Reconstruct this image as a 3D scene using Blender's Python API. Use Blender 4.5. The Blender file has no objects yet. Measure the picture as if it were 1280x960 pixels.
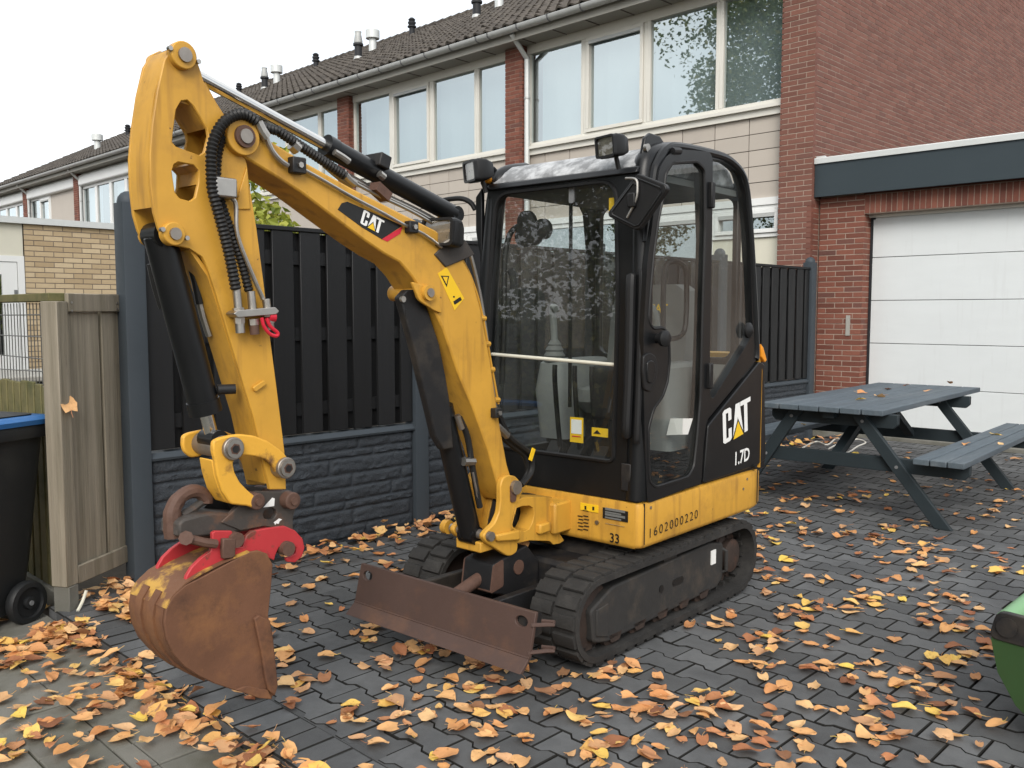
import bpy, bmesh, math, random
from mathutils import Vector, Matrix, noise
from mathutils.geometry import tessellate_polygon
random.seed(7)
R = math.radians
scene = bpy.context.scene
col = scene.collection

# ------------------------------------------------------------------ camera
F, H, YH, YAW = 1115.0, 1.45, 391.0, R(44.4)
PITCH = math.atan((480 - YH) / F)
cam_d = bpy.data.cameras.new('camera')
cam = bpy.data.objects.new('camera', cam_d)
col.objects.link(cam)
cam_d.sensor_width = 36.0
cam_d.lens = 36.0 * F / 1280.0
cam_d.clip_end = 2000.0
cam_d.clip_start = 0.02
cam.location = (0, 0, H)
cam.rotation_euler = (R(90) - PITCH, 0, YAW)
scene.camera = cam

# ------------------------------------------------------------------ world
SUN_EL, SUN_AZ = R(36), R(138)          # azimuth clockwise from +Y
w = bpy.data.worlds.new('World')
scene.world = w
w.use_nodes = True
nt = w.node_tree
nt.nodes.clear()
n_out = nt.nodes.new('ShaderNodeOutputWorld')
n_bg = nt.nodes.new('ShaderNodeBackground')
n_sky = nt.nodes.new('ShaderNodeTexSky')
n_sky.sky_type = 'NISHITA'
n_sky.sun_disc = False
n_sky.sun_elevation = SUN_EL
n_sky.sun_rotation = SUN_AZ
n_sky.dust_density = 3.0
n_tc = nt.nodes.new('ShaderNodeTexCoord')
n_no = nt.nodes.new('ShaderNodeTexNoise')
n_no.inputs['Scale'].default_value = 2.2
n_no.inputs['Detail'].default_value = 5
n_ra = nt.nodes.new('ShaderNodeValToRGB')
n_ra.color_ramp.elements[0].position = 0.36
n_ra.color_ramp.elements[0].color = (0.42, 0.42, 0.42, 1)
n_ra.color_ramp.elements[1].position = 0.62
n_ra.color_ramp.elements[1].color = (0.97, 0.97, 0.97, 1)
n_mx = nt.nodes.new('ShaderNodeMix')
n_mx.data_type = 'RGBA'
n_mx.inputs[7].default_value = (9.9, 10.15, 10.3, 1)       # cloud layer
nt.links.new(n_tc.outputs['Generated'], n_no.inputs['Vector'])
nt.links.new(n_no.outputs['Fac'], n_ra.inputs['Fac'])
nt.links.new(n_ra.outputs['Color'], n_mx.inputs[0])
nt.links.new(n_sky.outputs['Color'], n_mx.inputs[6])
nt.links.new(n_mx.outputs[2], n_bg.inputs['Color'])
n_bg.inputs['Strength'].default_value = 0.1
nt.links.new(n_bg.outputs[0], n_out.inputs[0])

sun_d = bpy.data.lights.new('sun', 'SUN')
sun_d.energy = 1.5
sun_d.angle = R(30)
sun_d.color = (1.0, 0.96, 0.9)
sun = bpy.data.objects.new('sun', sun_d)
col.objects.link(sun)
sdir = Vector((math.sin(SUN_AZ) * math.cos(SUN_EL), math.cos(SUN_AZ) * math.cos(SUN_EL), math.sin(SUN_EL)))
sun.rotation_euler = (-sdir).to_track_quat('-Z', 'Y').to_euler()
sun.location = (0, 0, 30)

vs = scene.view_settings
vs.view_transform = 'Standard'
vs.look = 'None'
vs.exposure = 0.73
vs.gamma = 1.0
vs.use_curve_mapping = False
scene.render.engine = 'CYCLES'
scene.cycles.max_bounces = 6
scene.cycles.diffuse_bounces = 3
scene.cycles.glossy_bounces = 3
scene.cycles.transparent_max_bounces = 12
scene.cycles.caustics_reflective = False
scene.cycles.caustics_refractive = False

# ------------------------------------------------------------------ picture point -> place
fh = Vector((-math.sin(YAW), math.cos(YAW), 0)); rt = Vector((math.cos(YAW), math.sin(YAW), 0)); UP = Vector((0, 0, 1))
fw = fh * math.cos(PITCH) - UP * math.sin(PITCH); uu = UP * math.cos(PITCH) + fh * math.sin(PITCH)
CAM = Vector((0, 0, H))
def ray(x, y): return fw + rt * ((x - 640) / F) + uu * ((480 - y) / F)
def pl(x, y, p0, n):
    d = ray(x, y); return CAM + d * ((Vector(p0) - CAM).dot(n) / d.dot(n))
def gnd(x, y, z=0.0): return pl(x, y, (0, 0, z), UP)
def wx(x, y, X): return pl(x, y, (X, 0, 0), Vector((1, 0, 0)))
def wy(x, y, Y): return pl(x, y, (0, Y, 0), Vector((0, 1, 0)))
def proj(p):
    v = Vector(p) - CAM; z = v.dot(fw)
    if z < 0.05: return None
    return (640 + F * v.dot(rt) / z, 480 - F * v.dot(uu) / z, z)

# ------------------------------------------------------------------ mesh builder
def fin(me, smooth, sharp=35):
    if smooth:
        me.polygons.foreach_set('use_smooth', [True] * len(me.polygons))
        me.set_sharp_from_angle(angle=R(sharp))
class MB:
    def __init__(s): s.v = []; s.f = []
    def add(s, vs_, fs_):
        o = len(s.v); s.v.extend([tuple(a) for a in vs_]); s.f.extend([tuple(i + o for i in f) for f in fs_]); return s
    def bx(s, x0, x1, y0, y1, z0, z1):
        return s.add([(x0,y0,z0),(x1,y0,z0),(x1,y1,z0),(x0,y1,z0),(x0,y0,z1),(x1,y0,z1),(x1,y1,z1),(x0,y1,z1)],
                     [(0,3,2,1),(4,5,6,7),(0,1,5,4),(1,2,6,5),(2,3,7,6),(3,0,4,7)])
    def obx(s, c, ax, ay, az, sx, sy, sz):
        c, ax, ay, az = Vector(c), Vector(ax) * sx / 2, Vector(ay) * sy / 2, Vector(az) * sz / 2
        return s.add([c-ax-ay-az,c+ax-ay-az,c+ax+ay-az,c-ax+ay-az,c-ax-ay+az,c+ax-ay+az,c+ax+ay+az,c-ax+ay+az],
                     [(0,3,2,1),(4,5,6,7),(0,1,5,4),(1,2,6,5),(2,3,7,6),(3,0,4,7)])
    def beam(s, p0, p1, wdt, hgt, up=(0,0,1)):
        p0, p1 = Vector(p0), Vector(p1); d = (p1 - p0); L = d.length; d.normalize()
        sd = d.cross(Vector(up)); sd.normalize(); u2 = sd.cross(d)
        return s.obx((p0 + p1) / 2, d, sd, u2, L, wdt, hgt)
    def prism(s, pts, axis, a, b, holes=()):
        def m(p, t): return {'x': (t, p[0], p[1]), 'y': (p[0], t, p[1]), 'z': (p[0], p[1], t)}[axis]
        loops = [list(pts)] + [list(h) for h in holes]
        allp = [p for l in loops for p in l]; n = len(allp)
        vv = [m(p, a) for p in allp] + [m(p, b) for p in allp]; ff = []
        if len(loops) == 1:
            ff.append(tuple(range(n))); ff.append(tuple(range(2*n - 1, n - 1, -1)))
        else:
            for t in tessellate_polygon([[Vector((p[0], p[1], 0)) for p in l] for l in loops]):
                ff.append(tuple(t)); ff.append(tuple(i + n for i in reversed(t)))
        o = 0
        for l in loops:
            k = len(l)
            for i in range(k):
                j = (i + 1) % k; ff.append((o+i, o+j, o+j+n, o+i+n))
            o += k
        return s.add(vv, ff)
    def cyl(s, p0, p1, r0, r1=None, n=16, caps=True):
        r1 = r0 if r1 is None else r1
        p0, p1 = Vector(p0), Vector(p1); d = (p1 - p0).normalized()
        a = d.orthogonal().normalized(); b = d.cross(a)
        vv = []
        for p, r in ((p0, r0), (p1, r1)):
            for i in range(n):
                t = 2 * math.pi * i / n; vv.append(p + a * (r * math.cos(t)) + b * (r * math.sin(t)))
        ff = [(i, (i+1) % n, n + (i+1) % n, n + i) for i in range(n)]
        if caps: ff += [tuple(range(n-1, -1, -1)), tuple(range(n, 2*n))]
        return s.add(vv, ff)
    def lathe(s, prof, base, axis=(0,0,1), n=16):
        base = Vector(base); d = Vector(axis).normalized(); a = d.orthogonal().normalized(); b = d.cross(a)
        vv = []; ff = []
        for r, h in prof:
            for i in range(n):
                t = 2 * math.pi * i / n; vv.append(base + d * h + a * (r * math.cos(t)) + b * (r * math.sin(t)))
        for k in range(len(prof) - 1):
            for i in range(n):
                j = (i + 1) % n; ff.append((k*n+i, k*n+j, (k+1)*n+j, (k+1)*n+i))
        ff += [tuple(range(n-1, -1, -1)), tuple(range((len(prof)-1)*n, len(prof)*n))]
        return s.add(vv, ff)
    def tube(s, path, r, n=8, rings=0, amp=0.0):
        pts = [Vector(p) for p in path]
        if rings:                                   # corrugated: resample finely
            pts = catmull(pts, 8); out = []; acc = 0; tot = sum((pts[i+1]-pts[i]).length for i in range(len(pts)-1))
            N = max(4, int(tot / rings) * 2); step = tot / N; out.append(pts[0]); i = 0; left = step; cur = pts[0]
            while i < len(pts) - 1 and len(out) <= N:
                dseg = (pts[i+1] - cur).length
                if dseg >= left: cur = cur + (pts[i+1] - cur).normalized() * left; out.append(cur); left = step
                else: left -= dseg; i += 1; cur = pts[i]
            pts = out
        vv = []; ff = []; prev = None
        for k, p in enumerate(pts):
            d = (pts[min(k+1, len(pts)-1)] - pts[max(k-1, 0)]).normalized()
            if prev is None: a = d.orthogonal().normalized()
            else: a = (prev - d * prev.dot(d)).normalized()
            prev = a; b = d.cross(a)
            rr = r[k] if isinstance(r, (list, tuple)) else r + (amp if rings and k % 2 else 0)
            for i in range(n):
                t = 2 * math.pi * i / n; vv.append(p + a * (rr * math.cos(t)) + b * (rr * math.sin(t)))
        for k in range(len(pts) - 1):
            for i in range(n):
                j = (i + 1) % n; ff.append((k*n+i, k*n+j, (k+1)*n+j, (k+1)*n+i))
        ff += [tuple(range(n-1, -1, -1)), tuple(range((len(pts)-1)*n, len(pts)*n))]
        return s.add(vv, ff)
    def mesh(s, name, smooth=False, recalc=True, sharp=35):
        me = bpy.data.meshes.new(name); me.from_pydata(s.v, [], s.f)
        if recalc:
            bm = bmesh.new(); bm.from_mesh(me); bmesh.ops.recalc_face_normals(bm, faces=bm.faces); bm.to_mesh(me); bm.free()
        fin(me, smooth, sharp); me.update(); return me
    def build(s, name, mat, parent=None, smooth=False, bevel=0.0, recalc=True, seg=2, sharp=35):
        me = s.mesh(name, smooth or bevel > 0, recalc, sharp); me.materials.append(mat)
        return obj(name, me, parent, bevel, seg)
def catmull(p, k):
    if len(p) < 3: return p
    out = []
    for i in range(len(p) - 1):
        p0, p1, p2, p3 = p[max(i-1,0)], p[i], p[i+1], p[min(i+2,len(p)-1)]
        for j in range(k):
            t = j / k
            out.append(0.5 * ((2*p1) + (p2-p0)*t + (2*p0-5*p1+4*p2-p3)*t*t + (3*p1-p0-3*p2+p3)*t**3))
    out.append(p[-1]); return out
def sm(path, k=5): return catmull([Vector(p) for p in path], k)
def obj(name, me, parent=None, bevel=0.0, seg=2, loc=None, rot=None):
    o = bpy.data.objects.new(name, me); col.objects.link(o)
    if parent is not None: o.parent = parent
    if loc is not None: o.location = loc
    if rot is not None: o.rotation_euler = rot
    if bevel > 0:
        m = o.modifiers.new('bevel', 'BEVEL'); m.width = bevel; m.segments = seg; m.limit_method = 'ANGLE'; m.angle_limit = R(38)
        m.harden_normals = False
    return o
def tag(o, label=None, cat=None, group=None, kind=None):
    if label: o['label'] = label
    if cat: o['category'] = cat
    if group: o['group'] = group
    if kind: o['kind'] = kind
    return o
def empty(name, loc=(0,0,0), rz=0.0):
    o = bpy.data.objects.new(name, None); col.objects.link(o); o.location = loc; o.rotation_euler = (0, 0, rz); o.empty_display_size = 0.1
    return o
def rrect(x0, x1, y0, y1, r, n=4):
    out = []
    for cx, cy, a0 in ((x1-r, y0+r, -90), (x1-r, y1-r, 0), (x0+r, y1-r, 90), (x0+r, y0+r, 180)):
        for i in range(n + 1):
            a = R(a0 + 90 * i / n); out.append((cx + r * math.cos(a), cy + r * math.sin(a)))
    return out
def circ(cx, cy, r, n=16): return [(cx + r * math.cos(2*math.pi*i/n), cy + r * math.sin(2*math.pi*i/n)) for i in range(n)]
def rounded(pts, r, n=4):
    """round the corners of a closed polygon (r one number or a list)"""
    out = []; N = len(pts)
    for i in range(N):
        p = Vector(pts[i]).to_2d(); a = Vector(pts[i-1]).to_2d(); b = Vector(pts[(i+1) % N]).to_2d()
        rr = r[i] if isinstance(r, (list, tuple)) else r
        da, db = (a - p), (b - p); m = min(rr, da.length * .48, db.length * .48)
        if m < 1e-5: out.append(tuple(p)); continue
        s0, s1 = p + da.normalized() * m, p + db.normalized() * m
        for k in range(n + 1):
            t = k / n; out.append(tuple(s0 * (1-t)**2 + p * 2*t*(1-t) + s1 * t*t))
    return out

# ------------------------------------------------------------------ materials
def mat(name, base, rough=0.5, metal=0.0, var=0.18, vscale=6.0, bump=0.0, bscale=60.0, isl=0.0, ramp=None,
        dirt=None, dscale=3.0, dlo=0.5, dhi=0.7, rvar=0.12, coat=0.0, spec=0.32, stretch=None, dirt2=None, d2scale=18, d2lo=.6, d2hi=.68, trans=0.0, streak=None, slo=.55, shi=.78):
    m = bpy.data.materials.new(name); m.use_nodes = True; t = m.node_tree; N = t.nodes; L = t.links
    b = N['Principled BSDF']
    b.inputs['Roughness'].default_value = rough; b.inputs['Metallic'].default_value = metal
    b.inputs['Specular IOR Level'].default_value = spec
    if coat: b.inputs['Coat Weight'].default_value = coat; b.inputs['Coat Roughness'].default_value = 0.25
    geo = N.new('ShaderNodeNewGeometry'); pos = geo.outputs['Position']
    if stretch:
        mp = N.new('ShaderNodeMapping'); mp.inputs['Scale'].default_value = stretch; L.new(pos, mp.inputs['Vector']); pos = mp.outputs[0]
    def noi(sc, det=6, rgh=.6):
        n = N.new('ShaderNodeTexNoise'); n.inputs['Scale'].default_value = sc; n.inputs['Detail'].default_value = det
        n.inputs['Roughness'].default_value = rgh; L.new(pos, n.inputs['Vector']); return n.outputs['Fac']
    def math_(op, a, bb, clamp=False):
        n = N.new('ShaderNodeMath'); n.operation = op; n.use_clamp = clamp
        for i, q in enumerate((a, bb)):
            if isinstance(q, (int, float)): n.inputs[i].default_value = q
            else: L.new(q, n.inputs[i])
        return n.outputs[0]
    def mix(f, a, c):
        n = N.new('ShaderNodeMix'); n.data_type = 'RGBA'
        for i, q in ((0, f), (6, a), (7, c)):
            if isinstance(q, (int, float)): n.inputs[i].default_value = q
            elif isinstance(q, tuple): n.inputs[i].default_value = (q + (1,))[:4]
            else: L.new(q, n.inputs[i])
        return n.outputs[2]
    oi = N.new('ShaderNodeObjectInfo')
    rnd = math_('FRACT', math_('ADD', geo.outputs['Random Per Island'], math_('MULTIPLY', oi.outputs['Random'], 7.31)), 0)
    c = tuple(base)
    if ramp:
        rp = N.new('ShaderNodeValToRGB'); els = rp.color_ramp.elements
        while len(els) < len(ramp): els.new(0.5)
        for e, (p_, c_) in zip(els, ramp): e.position = p_; e.color = tuple(c_) + (1,)
        L.new(rnd, rp.inputs[0]); c = rp.outputs[0]
    v = noi(vscale)
    k = math_('ADD', 1 - var, math_('MULTIPLY', v, 2 * var))
    if isl: k = math_('MULTIPLY', k, math_('ADD', 1 - isl, math_('MULTIPLY', rnd, 2 * isl)))
    hs = N.new('ShaderNodeVectorMath'); hs.operation = 'SCALE'
    if isinstance(c, tuple): hs.inputs[0].default_value = c[:3]
    else: L.new(c, hs.inputs[0])
    L.new(k, hs.inputs['Scale']); c = hs.outputs[0]
    def rampf(src, lo, hi):
        n = N.new('ShaderNodeMapRange'); n.inputs['From Min'].default_value = lo; n.inputs['From Max'].default_value = hi; L.new(src, n.inputs['Value']); return n.outputs[0]
    if dirt: c = mix(rampf(noi(dscale, 8, .65), dlo, dhi), c, tuple(dirt))
    if streak:
        mp2 = N.new('ShaderNodeMapping'); mp2.inputs['Scale'].default_value = (14, 14, 1.3); L.new(geo.outputs['Position'], mp2.inputs['Vector'])
        n2 = N.new('ShaderNodeTexNoise'); n2.inputs['Scale'].default_value = 1.6; n2.inputs['Detail'].default_value = 7; L.new(mp2.outputs[0], n2.inputs['Vector'])
        c = mix(rampf(n2.outputs['Fac'], slo, shi), c, tuple(streak))
    if dirt2: c = mix(rampf(noi(d2scale, 8, .7), d2lo, d2hi), c, tuple(dirt2))
    L.new(c, b.inputs['Base Color'])
    L.new(math_('ADD', rough - rvar, math_('MULTIPLY', noi(vscale * 3.1), 2 * rvar), True), b.inputs['Roughness'])
    if bump:
        bp = N.new('ShaderNodeBump'); bp.inputs['Strength'].default_value = bump; bp.inputs['Distance'].default_value = 0.01
        L.new(noi(bscale, 8, .65), bp.inputs['Height']); L.new(bp.outputs[0], b.inputs['Normal'])
    if trans:
        out = N['Material Output']; tr = N.new('ShaderNodeBsdfTranslucent'); L.new(c, tr.inputs[0]); ms = N.new('ShaderNodeMixShader')
        ms.inputs[0].default_value = trans; L.new(b.outputs[0], ms.inputs[1]); L.new(tr.outputs[0], ms.inputs[2]); L.new(ms.outputs[0], out.inputs[0])
    return m
def glass(name, tint, refl_base=0.05, gain=1.0, refl_tint=(1,1,1), rough=0.01, dust=0.0):
    m = bpy.data.materials.new(name); m.use_nodes = True; t = m.node_tree; N = t.nodes; L = t.links; N.clear()
    o = N.new('ShaderNodeOutputMaterial'); tr = N.new('ShaderNodeBsdfTransparent'); gl = N.new('ShaderNodeBsdfGlossy')
    tr.inputs[0].default_value = tuple(tint) + (1,); gl.inputs[0].default_value = tuple(refl_tint) + (1,); gl.inputs['Roughness'].default_value = rough
    lw = N.new('ShaderNodeLayerWeight'); lw.inputs['Blend'].default_value = 0.5
    pw = N.new('ShaderNodeMath'); pw.operation = 'POWER'; pw.inputs[1].default_value = 5.0; L.new(lw.outputs['Facing'], pw.inputs[0])
    fr = N.new('ShaderNodeMath'); fr.operation = 'MULTIPLY_ADD'; fr.inputs[1].default_value = .96; fr.inputs[2].default_value = .04; L.new(pw.outputs[0], fr.inputs[0])
    a = N.new('ShaderNodeMath'); a.operation = 'MULTIPLY_ADD'; a.use_clamp = True; a.inputs[1].default_value = gain; a.inputs[2].default_value = refl_base
    L.new(fr.outputs[0], a.inputs[0])
    mx = N.new('ShaderNodeMixShader'); L.new(a.outputs[0], mx.inputs[0]); L.new(tr.outputs[0], mx.inputs[1]); L.new(gl.outputs[0], mx.inputs[2])
    res = mx.outputs[0]
    if dust:
        df = N.new('ShaderNodeBsdfDiffuse'); df.inputs[0].default_value = (.45, .45, .42, 1)
        geo = N.new('ShaderNodeNewGeometry'); no = N.new('ShaderNodeTexNoise'); no.inputs['Scale'].default_value = 3.5; no.inputs['Detail'].default_value = 8
        L.new(geo.outputs['Position'], no.inputs['Vector'])
        mr = N.new('ShaderNodeMapRange'); mr.inputs['From Min'].default_value = .35; mr.inputs['From Max'].default_value = .75; mr.inputs['To Max'].default_value = dust
        L.new(no.outputs[0], mr.inputs['Value'])
        m2 = N.new('ShaderNodeMixShader'); L.new(mr.outputs[0], m2.inputs[0]); L.new(res, m2.inputs[1]); L.new(df.outputs[0], m2.inputs[2]); res = m2.outputs[0]
    L.new(res, o.inputs[0])
    return m
M = {}
M['yellow'] = mat('yellow_paint', (0.56, 0.298, 0.042), .42, var=.20, vscale=6, streak=(.30,.15,.032), slo=.54, shi=.80, dirt=(.30,.155,.035), dscale=4.0, dlo=.50, dhi=.80, dirt2=(.085,.045,.025), d2scale=22, d2lo=.655, d2hi=.70, bump=.03, bscale=120)
M['yellow_worn'] = mat('worn_yellow_paint', (0.68, 0.36, 0.045), .5, var=.15, vscale=5, dirt=(.13,.065,.03), dscale=9, dlo=.52, dhi=.66, bump=.1, bscale=90)
M['black_paint'] = mat('black_cab_paint', (0.0065, 0.007, 0.0078), .34, var=.25, vscale=4, dirt=(.020,.020,.019), dscale=2.5, dlo=.55, dhi=.9, rvar=.08, spec=.32)
M['black_plastic'] = mat('black_plastic', (0.010, 0.010, 0.0105), .45, spec=.3, var=.2, bump=.05, bscale=200)
M['black_steel'] = mat('dirty_black_steel', (0.012, 0.012, 0.013), .5, spec=.35, var=.3, vscale=9, dirt=(.055,.045,.035), dscale=5, dlo=.5, dhi=.8, bump=.1)
M['track_steel'] = mat('dusty_dark_steel', (0.030, 0.029, 0.028), .7, var=.3, vscale=6, dirt=(.075,.06,.047), dscale=7, dlo=.5, dhi=.8, bump=.15)
M['rubber'] = mat('track_rubber', (0.024, 0.023, 0.022), .75, var=.35, vscale=12, dirt=(.050,.047,.043), dscale=8, dlo=.48, dhi=.8, bump=.3, bscale=70)
M['hose'] = mat('hose_rubber', (0.014, 0.014, 0.014), .45, var=.2)
M['rust'] = mat('rusted_bucket_steel', (0.135, 0.062, 0.034), .72, var=.35, vscale=7, dirt=(.22,.10,.042), dscale=6, dlo=.48, dhi=.72, dirt2=(.06,.03,.02), d2scale=5, d2lo=.52, d2hi=.72, bump=.15, bscale=110)
M['rust_yellow'] = mat('paint_remnant_on_rust', (0.50, 0.29, 0.06), .65, var=.2, vscale=9, dirt=(.15,.07,.037), dscale=9, dlo=.40, dhi=.51, bump=.15, bscale=110)
M['rust_blade'] = mat('rusted_blade_steel', (0.072, 0.044, 0.036), .55, var=.2, vscale=5, dirt=(.15,.075,.042), dscale=4, dlo=.5, dhi=.8, bump=.1, bscale=90)
M['rust_dark'] = mat('dark_rusty_steel', (0.040, 0.028, 0.023), .7, var=.35, vscale=20, dirt=(.075,.04,.028), dscale=14, dlo=.52, dhi=.7, bump=.2)
M['rust_pin'] = mat('rusted_pin_steel', (0.10, 0.055, 0.04), .65, var=.35, vscale=30, bump=.2)
M['coupler'] = mat('worn_coupler_steel', (0.055, 0.048, 0.043), .55, var=.3, vscale=9, dirt=(.14,.07,.04), dscale=9, dlo=.53, dhi=.7, bump=.15)
M['red'] = mat('worn_red_paint', (0.43, 0.036, 0.042), .45, var=.15, vscale=7, dirt=(.14,.05,.035), dscale=14, dlo=.57, dhi=.66, bump=.08)
M['chrome'] = mat('chromed_rod', (0.62, 0.61, 0.59), .18, metal=1, var=.1, rvar=.08)
M['zinc'] = mat('zinc_fitting', (0.42, 0.40, 0.37), .4, metal=1, var=.2, vscale=25)
M['pin'] = mat('steel_pin', (0.30, 0.27, 0.24), .45, metal=.8, var=.25, vscale=30)
M['roof_dust'] = mat('dusty_cab_roof', (0.20, 0.205, 0.21), .75, var=.4, vscale=12, dirt=(.46,.47,.48), dscale=14, dlo=.42, dhi=.62, dirt2=(.10,.10,.10), d2scale=5, d2lo=.62, d2hi=.8, bump=.1)
M['cab_glass'] = glass('cab_glass', (.86,.89,.88), .025, 1.1, dust=.05)
M['win_glass'] = glass('window_glass', (.74,.80,.80), .36, 1.0, (.88,.97,1.0))
M['light_glass'] = glass('lamp_glass', (.9,.9,.88), .06, 1.0)
M['grey_int'] = mat('cab_interior_grey', (0.14, 0.145, 0.14), .6, var=.15)
M['grey_light'] = mat('pale_grey_trim', (0.19, 0.20, 0.195), .6, var=.12)
M['white_decal'] = mat('white_decal', (0.78, 0.78, 0.76), .45, var=.05)
M['black_decal'] = mat('black_decal', (0.012, 0.012, 0.012), .4, var=.1)
M['red_decal'] = mat('red_decal', (0.55, 0.02, 0.04), .4, var=.05)
M['yellow_decal'] = mat('yellow_decal', (0.80, 0.50, 0.02), .45, var=.06)
M['amber'] = mat('amber_reflector', (0.75, 0.28, 0.02), .3, var=.05)
M['cream_rod'] = mat('cream_rod', (0.62, 0.60, 0.50), .5, var=.05)
M['lens'] = mat('lamp_reflector', (0.24, 0.225, 0.20), .3, metal=.5, var=.5, vscale=40)
# setting
M['fence_post'] = mat('painted_concrete_blue_grey', (0.040, 0.050, 0.060), .6, var=.12, vscale=5, bump=.06, bscale=200)
M['fence_board'] = mat('black_stained_board', (0.0095, 0.0100, 0.0110), .55, var=.45, vscale=5, isl=.3, stretch=(1,1,.12), bump=.15, bscale=60)
M['fence_plinth'] = mat('rock_face_painted_concrete', (0.036, 0.043, 0.052), .55, var=.2, vscale=9, bump=.9, bscale=85)
M['old_wood'] = mat('weathered_timber', (0.245, 0.215, 0.165), .8, var=.38, vscale=16, isl=.12, stretch=(2.2,2.2,.10), dirt=(.125,.11,.075), dscale=7, dlo=.48, dhi=.75, dirt2=(.07,.055,.04), d2scale=22, d2lo=.62, d2hi=.72, bump=.5, bscale=40)
M['green_wood'] = mat('mossy_timber', (0.14, 0.125, 0.055), .85, var=.3, vscale=7, dirt=(.06,.07,.025), dscale=6, dlo=.45, dhi=.7, bump=.3, bscale=40)
M['table_wood'] = mat('blue_grey_painted_wood', (0.080, 0.102, 0.120), .6, var=.38, vscale=26, isl=.1, stretch=(1.0,.12,1.0), dirt=(.13,.15,.165), dscale=7, dlo=.52, dhi=.75, bump=.15, bscale=40)
M['table_leg'] = mat('dark_blue_grey_painted_wood', (0.020, 0.029, 0.034), .6, var=.2, vscale=6, bump=.1, bscale=60)
M['paver'] = mat('dark_block_paving', (0.098, 0.101, 0.103), .72, var=.25, vscale=14, isl=.27, dirt=(.058,.06,.063), dscale=2.6, dlo=.45, dhi=.75, dirt2=(.17,.17,.17), d2scale=120, d2lo=.62, d2hi=.78, bump=.4, bscale=240)
M['joint'] = mat('paving_joint_sand', (0.012, 0.0115, 0.010), .9, var=.3, vscale=30)
M['slab'] = mat('concrete_slab', (0.165, 0.160, 0.140), .85, var=.2, vscale=9, isl=.15, dirt=(.105,.105,.082), dscale=3.2, dlo=.45, dhi=.7, bump=.35, bscale=180)
M['slab_joint'] = mat('mossy_joint_soil', (0.045, 0.045, 0.025), .95, var=.3, vscale=20)
M['soil'] = mat('garden_soil', (0.075, 0.062, 0.048), .95, var=.4, vscale=5, bump=.6, bscale=25)
M['brick_red'] = mat('red_brown_brick', (.2,.07,.05), .85, var=.16, vscale=25, bump=.3, bscale=120,
    ramp=[(0,(.135,.050,.036)),(.3,(.165,.060,.041)),(.6,(.195,.072,.050)),(.85,(.225,.086,.058)),(1,(.12,.056,.046))])
M['brick_gable'] = mat('gable_brick', (.2,.08,.06), .85, var=.14, vscale=25, bump=.3, bscale=120,
    ramp=[(0,(.150,.066,.050)),(.35,(.178,.078,.058)),(.7,(.205,.091,.067)),(1,(.155,.074,.058))])
M['mortar'] = mat('pale_mortar', (0.38, 0.30, 0.245), .95, var=.2, vscale=20)
M['mortar_dark'] = mat('brown_mortar', (0.30, 0.21, 0.165), .95, var=.25, vscale=20)
M['brick_beige'] = mat('buff_brick', (.45,.34,.2), .85, var=.12, vscale=25, bump=.2,
    ramp=[(0,(.40,.30,.18)),(.5,(.48,.37,.23)),(1,(.54,.43,.28))])
M['mortar_grey'] = mat('grey_mortar', (0.20, 0.165, 0.13), .95)
M['white_frame'] = mat('off_white_frame', (0.66, 0.645, 0.59), .45, var=.06, vscale=3)
M['white_paint'] = mat('white_paint', (0.74, 0.75, 0.74), .4, var=.04, vscale=2)
M['door_white'] = mat('white_garage_door', (0.66, 0.69, 0.695), .42, var=.05, vscale=3, bump=.10, bscale=70, stretch=(1,1,3), streak=(.60,.62,.62), slo=.58, shi=.95)
M['clad'] = mat('pale_facade_tile', (0.45, 0.405, 0.355), .6, var=.06, vscale=3, isl=.05)
M['clad_joint'] = mat('dark_tile_joint', (0.10, 0.085, 0.075), .9)
M['cream'] = mat('cream_panel', (0.62, 0.60, 0.50), .6, var=.05)
M['roof_tile'] = mat('brown_roof_tile', (.062,.052,.043), .85, var=.3, vscale=8, isl=.25, dirt=(.13,.115,.09), dscale=12, dlo=.52, dhi=.72, bump=.3)
M['gutter'] = mat('zinc_gutter', (0.46, 0.47, 0.46), .5, metal=.3, var=.15)
M['soffit'] = mat('grey_soffit', (0.33, 0.32, 0.29), .7, var=.1)
M['fascia'] = mat('dark_slate_fascia', (0.034, 0.047, 0.055), .5, var=.1, vscale=2)
M['alu'] = mat('aluminium_trim', (0.60, 0.62, 0.61), .45, metal=.2, var=.08)
M['curtain'] = mat('pale_curtain', (0.50, 0.56, 0.57), .9, var=.04, vscale=3)
M['dark_room'] = mat('dark_room', (0.05, 0.05, 0.05), .9)
M['pvc_grey'] = mat('grey_plastic', (0.16, 0.165, 0.17), .6, var=.1)
M['pvc_dark'] = mat('dark_flue', (0.022, 0.023, 0.026), .6, var=.2)
M['bin_black'] = mat('black_bin_plastic', (0.013, 0.014, 0.015), .5, var=.15, vscale=4, dirt=(.03,.03,.028), dscale=3, dlo=.5, dhi=.8)
M['bin_blue'] = mat('blue_bin_lid', (0.025, 0.12, 0.32), .45, var=.1)
M['green_paint'] = mat('green_bucket_paint', (0.030, 0.066, 0.022), .45, var=.15, vscale=4, dirt=(.03,.05,.02), dscale=4, dlo=.5, dhi=.8)
M['green_tube'] = mat('light_green_tube', (0.17, 0.33, 0.17), .4, var=.1)
M['wire'] = mat('galvanised_wire', (0.16, 0.16, 0.155), .5, metal=.6)
M['cable'] = mat('white_cable', (0.62, 0.60, 0.55), .5)
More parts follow.
